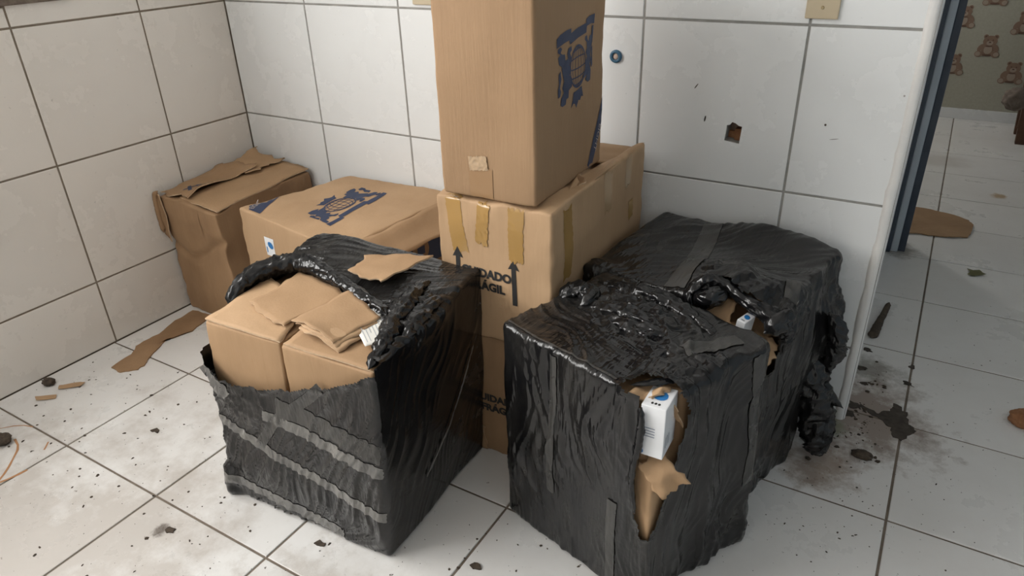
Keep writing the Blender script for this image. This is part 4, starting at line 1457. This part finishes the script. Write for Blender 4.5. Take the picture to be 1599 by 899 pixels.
rope('film_tail', [(0.535, 0.36, 0.22), (0.575, 0.36, 0.20), (0.625, 0.37, 0.165)], [0.022, 0.014, 0.004], 88, W3, amp=0.5)
rope('film_tail', [(0.545, 0.34, 0.46), (0.572, 0.35, 0.42), (0.580, 0.36, 0.36), (0.562, 0.37, 0.29), (0.55, 0.37, 0.23)], [0.012, 0.020, 0.022, 0.018, 0.012], 89, W3, amp=0.5)
tag(W3, 'black plastic wrap with bunched torn hole, rear bundle against the tiled wall', 'plastic wrap')

c3, s3 = math.cos(A3), math.sin(A3)


def loc3(x, y, z=0.0):
    return (O3[0] + x * c3 - y * s3, O3[1] + x * s3 + y * c3, z)


I4 = empty('cardboard_box', loc3(0.014, 0.022), A3)


def warp4(P):
    P = P.copy()
    c = sstep(0.20, 0.05, np.hypot(np.maximum(0, 0.44 - P[:, 0]), P[:, 1])) * sstep(0.40, 0.46, P[:, 2])
    P[:, 2] -= 0.05 * c
    return P


body = carton_body('body', (0.468, 0.41, 0.552), M['card_worn'], I4, 15, 0.003, 0.008, 0.012, warp4)
sheet('torn_flap', [(0.290, -0.022, 0.530), (0.385, -0.018, 0.522), (0.380, 0.03, 0.575), (0.300, 0.03, 0.580)], M['card'], I4, (12, 12), 0.004, 0.006, 0.006, 91)
sheet('torn_flap', [(0.330, -0.028, 0.505), (0.445, -0.024, 0.493), (0.435, 0.015, 0.512), (0.345, 0.01, 0.528)], M['card_pale'], I4, (14, 10), 0.004, 0.008, 0.008, 92)
sheet('torn_flap', [(0.425, -0.012, 0.470), (0.488, -0.004, 0.452), (0.490, 0.045, 0.482), (0.430, 0.035, 0.510)], M['card_pale'], I4, (12, 10), 0.004, 0.008, 0.006, 93)
tag(I4, 'cardboard box with torn flaps glimpsed through the rear bundle\'s hole', 'cardboard box')
cig_carton('white cigarette carton edge poking out of the rear bundle\'s hole', loc3(0.412, 0.004, 0.508), A3 + math.radians(-10), (0.022, 0.045, 0.052), math.radians(8))
# ================================================================== BITS ON THE FLOOR
def flat_piece(name, outline, th, mat, z=0.0, seed=0, jit=0.003, curl=0.0, parent=None, edge=None):
    """irregular flat piece with thickness from an outline in metres on the floor"""
    pts = []
    n = len(outline)
    for i in range(n):
        a, b = np.array(outline[i], float), np.array(outline[(i + 1) % n], float)
        for k in range(4):
            p = a + (b - a) * k / 4
            j = jit * np.array([float(perlin(p[0] * 60 + seed, p[1] * 60, .3)), float(perlin(p[0] * 60, p[1] * 60 + seed, 4.3))])
            pts.append(p + j)
    c = np.mean(pts, axis=0)
    bm = bmesh.new()

    def hz(p):
        return curl * (0.5 + float(perlin(p[0] * 9 + seed, p[1] * 9, 1.1)))
    top = [bm.verts.new((p[0] - c[0], p[1] - c[1], max(0.0004, hz(p)) + th)) for p in pts]
    bot = [bm.verts.new((p[0] - c[0], p[1] - c[1], max(0.0004, hz(p)))) for p in pts]
    ct = bm.verts.new((0, 0, max(0.0004, hz(c)) + th))
    m = len(pts)
    for i in range(m):
        j = (i + 1) % m
        bm.faces.new((top[i], top[j], ct))
        bm.faces.new((bot[i], bot[j], top[j], top[i]))
    bmesh.ops.recalc_face_normals(bm, faces=bm.faces[:])
    me = bpy.data.meshes.new(name)
    bm.to_mesh(me)
    bm.free()
    me.materials.append(mat)
    o = bpy.data.objects.new(name, me)
    COL.objects.link(o)
    o.location = (c[0], c[1], z)
    if parent:
        o.parent = parent
    return o


o = flat_piece('cardboard_strip', [(0.155, -0.925), (0.215, -0.935), (0.255, -0.890), (0.250, -0.86), (0.225, -0.83), (0.19, -0.76), (0.165, -0.71), (0.20, -0.62), (0.17, -0.50), (0.06, -0.505),
                                   (0.07, -0.60), (0.10, -0.70), (0.10, -0.78), (0.14, -0.84)], 0.004, M['card_worn'], 0, 1, 0.008)
tag(o, 'long brown cardboard strip on the floor along the left wall', 'cardboard scrap')
o = flat_piece('cardboard_sheet', [(2.470, 1.60), (2.55, 1.655), (2.66, 1.66), (2.70, 1.675), (2.77, 1.71), (2.785, 1.80), (2.79, 1.88), (2.77, 1.94), (2.68, 1.99), (2.60, 2.02), (2.47, 2.03)],
               0.005, M['card_worn'], 0, 2, 0.006, 0.006)
tag(o, 'flat piece of brown cardboard on the floor in the doorway', 'cardboard scrap')
for (u, lab, sd) in (([(0.275, -1.085), (0.30, -1.10), (0.355, -1.055), (0.345, -1.03), (0.31, -1.045)], 'pale tan paper chip on the floor, the larger one by the left wall', 3),
                     ([(0.275, -1.165), (0.30, -1.175), (0.345, -1.135), (0.325, -1.12)], 'smaller tan paper chip on the floor by the left wall, nearest the joint', 4)):
    o = flat_piece('paper_chip', [(x - .18, y + 0.0) for x, y in u], 0.0012, M['card_pale'], 0, sd, 0.003, 0.008)
    tag(o, lab, 'paper scrap', 'paper chips by the left wall')
o = crumple('black_scrap', (0, 0, 0.014), (0.030, 0.022, 0.014), 31, None, M['dark_bit'], 3, 1.6, 0.4)
o.location = (0.245, -1.345, 0)
tag(o, 'grey-black crumpled scrap on the floor at the left edge', 'scrap')
o = crumple('dust_clump', (0, 0, 0.009), (0.022, 0.016, 0.011), 33, None, M['dark_bit'], 3, 2.6, 0.5)
o.location = (0.055, -1.095, 0)
tag(o, 'dark dust clump at the foot of the left wall', 'dust')
o = crumple('brick_crumb', (0, 0, 0.020), (0.040, 0.034, 0.024), 35, None, M['stone'], 4, 1.4, 0.25)
o.location = (2.945, 0.235, 0)
tag(o, 'reddish brown brick crumb on the floor at the right edge', 'stone')
o = flat_piece('dry_leaf', [(2.775, 1.275), (2.80, 1.27), (2.845, 1.305), (2.83, 1.315), (2.82, 1.345), (2.795, 1.325), (2.772, 1.338), (2.785, 1.30)], 0.0008, M['leaf'], 0, 7, 0.002, 0.01)
tag(o, 'dry olive green leaf on the passage floor', 'leaf')
o = rope('black_stick', [(-0.022, -0.16, 0.008), (-0.012, -0.05, 0.014), (0.0, 0.06, 0.016), (0.006, 0.13, 0.02)], [0.017, 0.014, 0.010, 0.009], 37, None, M['dark_bit'], 12, 0.01, 0.25, 0.7)
o.location = (2.512, 0.70, 0)
tag(o, 'black curved rubber piece on the floor beside the wall end', 'rubber piece')
o = crumple('dark_pebble', (0, 0, 0.008), (0.026, 0.017, 0.010), 39, None, M['dark_bit'], 3, 1.6, 0.4)
o.location = (2.545, -0.150, 0)
tag(o, 'small dark lump on the stained tile beside the wall end', 'debris')
for (x, y, sd, lab) in ((1.025, -1.315, 3, 'ragged dark dirt flake on the tile left of the left bundle'), (1.405, -1.155, 5, 'dark brown wood chip on the floor before the left bundle'),
                        (1.79, -1.018, 7, 'black plastic crumb between the two front bundles'), (0.62, -1.075, 9, 'brown crumb cluster mid tile left of the left bundle')):
    ln_ = 0.030
    o = flat_piece('dirt_flake', [(x - ln_ / 2, y - .006), (x - .004, y - .010), (x + ln_ / 2, y - .002), (x + .008, y + .008), (x - .01, y + .007)], 0.003, M['dark_bit'], 0, sd, 0.006)
    tag(o, lab, 'debris', 'larger flakes on the floor')

# uncountable crumbs
rng = np.random.default_rng(12)
V, F = [], []


def crumbs(n, cx, cy, sx, sy, smin, smax):
    k = 0
    while k < n:
        x, y = cx + rng.normal() * sx, cy + rng.normal() * sy
        if x < 0.03 or y > -0.02 and x < 2.5:
            continue
        k += 1
        s = smin + (smax - smin) * rng.random() ** 3
        a = rng.random() * 6.28
        el = 0.35 + 0.65 * rng.random()
        b = len(V)
        m = 5
        for h, sc_ in ((0.0005, 1.0), (0.0005 + s * .35, 0.6)):
            for i_ in range(m):
                t = a + 6.283 * i_ / m
                rr = s * sc_ * (0.7 + 0.6 * rng.random())
                dx, dy = rr * math.cos(t), rr * math.sin(t) * el
                V.append((x + dx * math.cos(a) - dy * math.sin(a), y + dx * math.sin(a) + dy * math.cos(a), h))
        F.append(tuple(range(b + m, b + 2 * m)))
        for i_ in range(m):
            F.append((b + i_, b + (i_ + 1) % m, b + m + (i_ + 1) % m, b + m + i_))


crumbs(230, 0.75, -1.32, 0.38, 0.20, 0.0012, 0.007)
crumbs(60, 0.25, -1.05, 0.25, 0.14, 0.0012, 0.007)
crumbs(110, 1.85, -1.0, 0.22, 0.14, 0.0012, 0.006)
crumbs(120, 2.48, -0.45, 0.16, 0.18, 0.0012, 0.005)
crumbs(120, 2.49, 0.06, 0.05, 0.14, 0.0015, 0.009)
crumbs(90, 2.8, 0.2, 0.25, 0.5, 0.001, 0.004)
o = mesh_obj('floor_crumbs', V, F, M['dark_bit'])
tag(o, 'scattered dark crumbs and grit over the tiled floor', 'crumbs', kind='stuff')

# broken joint filled with dark grime where four tiles meet by the wall end
o = flat_piece('joint_grime', [(2.545, 0.075), (2.575, 0.055), (2.605, 0.030), (2.612, -0.01), (2.635, -0.020), (2.66, 0.02), (2.675, 0.045), (2.645, 0.075), (2.64, 0.115),
                               (2.618, 0.155), (2.598, 0.165), (2.600, 0.135), (2.58, 0.105)], 0.0012, M['mud'], 0.0, 5, 0.012, 0, floor)
o = flat_piece('joint_grime', [(2.505, 0.098), (2.55, 0.070), (2.60, 0.060), (2.60, 0.075), (2.56, 0.088), (2.51, 0.110)], 0.0011, M['mud'], 0.0, 6, 0.006, 0, floor)
for (x, y, s, sd) in ((2.492, 0.10, .022, 1), (2.475, 0.045, .025, 2), (2.50, 0.235, .014, 3), (2.485, 0.33, .020, 4), (2.488, 0.46, .016, 8), (2.628, 0.30, .014, 9), (2.634, 0.42, 0.012, 10)):
    flat_piece('grime_patch', [(x - s, y - s * .5), (x, y - s), (x + s, y - .3 * s), (x + .6 * s, y + s * .8), (x - .7 * s, y + .7 * s)], 0.001, M['mud'], 0.0, sd, 0.014, 0, floor)

# ---- far room: dark brown wooden piece with a rag over it
fw = empty('wooden_stool', (2.93, 3.50, 0.0))


def leg(x, y, dx, dy):
    V = []
    for (z, k, s) in ((0.0, 0, .026), (0.72, 1, .036)):
        for (a, b) in ((-1, -1), (1, -1), (1, 1), (-1, 1)):
            V.append((x + dx * (1 - k) + a * s, y + dy * (1 - k) + b * s, z))
    F = [(0, 3, 2, 1), (4, 5, 6, 7), (0, 1, 5, 4), (1, 2, 6, 5), (2, 3, 7, 6), (3, 0, 4, 7)]
    return mesh_obj('leg', V, F, M['wood'], fw)


leg(0.045, 0.045, 0.045, 0)
leg(0.355, 0.045, -0.03, 0)
leg(0.045, 0.305, 0.045, 0)
leg(0.355, 0.305, -0.03, 0)
box_obj('seat', (0.0, 0.40, 0.0, 0.35, 0.72, 0.76), M['wood'], fw, 0.006)
box_obj('rail', (0.05, 0.35, 0.03, 0.055, 0.10, 0.34), M['wood'], fw, 0.003)
tag(fw, 'dark brown wooden stool in the far room at the right edge', 'stool')
o = crumple('grey_rag', (0, 0, 0), (0.065, 0.04, 0.06), 45, None, M['rag'], 4, 1.8, 0.4)
o.location = (2.925, 3.42, 0.305)
tag(o, 'crumpled grey brown rag hanging at the wooden stool', 'rag')

# rust rings left on the floor
def ribbon(pts, w):
    V, F = [], []
    for k, p in enumerate(pts):
        a = np.array(pts[max(0, k - 1)]); b = np.array(pts[min(len(pts) - 1, k + 1)])
        d = (b - a) / (np.linalg.norm(b - a) + 1e-9)
        ww = w * (0.6 + 0.5 * random.random())
        V += [(p[0] - d[1] * ww, p[1] + d[0] * ww, 0.0009), (p[0] + d[1] * ww, p[1] - d[0] * ww, 0.0009)]
        if k:
            F.append((2 * k - 2, 2 * k - 1, 2 * k + 1, 2 * k))
    return mesh_obj('rust_stain', V, F, M['rust'], floor)


ribbon([(0.262, -1.318), (0.300, -1.328), (0.325, -1.342), (0.352, -1.368), (0.380, -1.395), (0.402, -1.420), (0.42, -1.446)], 0.0035)
ribbon([(0.15, -1.330), (0.170, -1.306), (0.190, -1.284), (0.217, -1.266), (0.25, -1.256)], 0.0025)
ribbon([(0.397, -1.301), (0.385, -1.288), (0.370, -1.273)], 0.004)
ribbon([(0.424, -1.452), (0.434, -1.425), (0.440, -1.40), (0.444, -1.375)], 0.005)

for o in COL.objects:
    g = {'cardboard box': 'cardboard boxes piled in the room corner', 'plastic wrap': 'bundles wrapped in black plastic', 'carton': 'cigarette cartons showing through tears'}.get(o.get('category'))
    if g:
        o['group'] = g
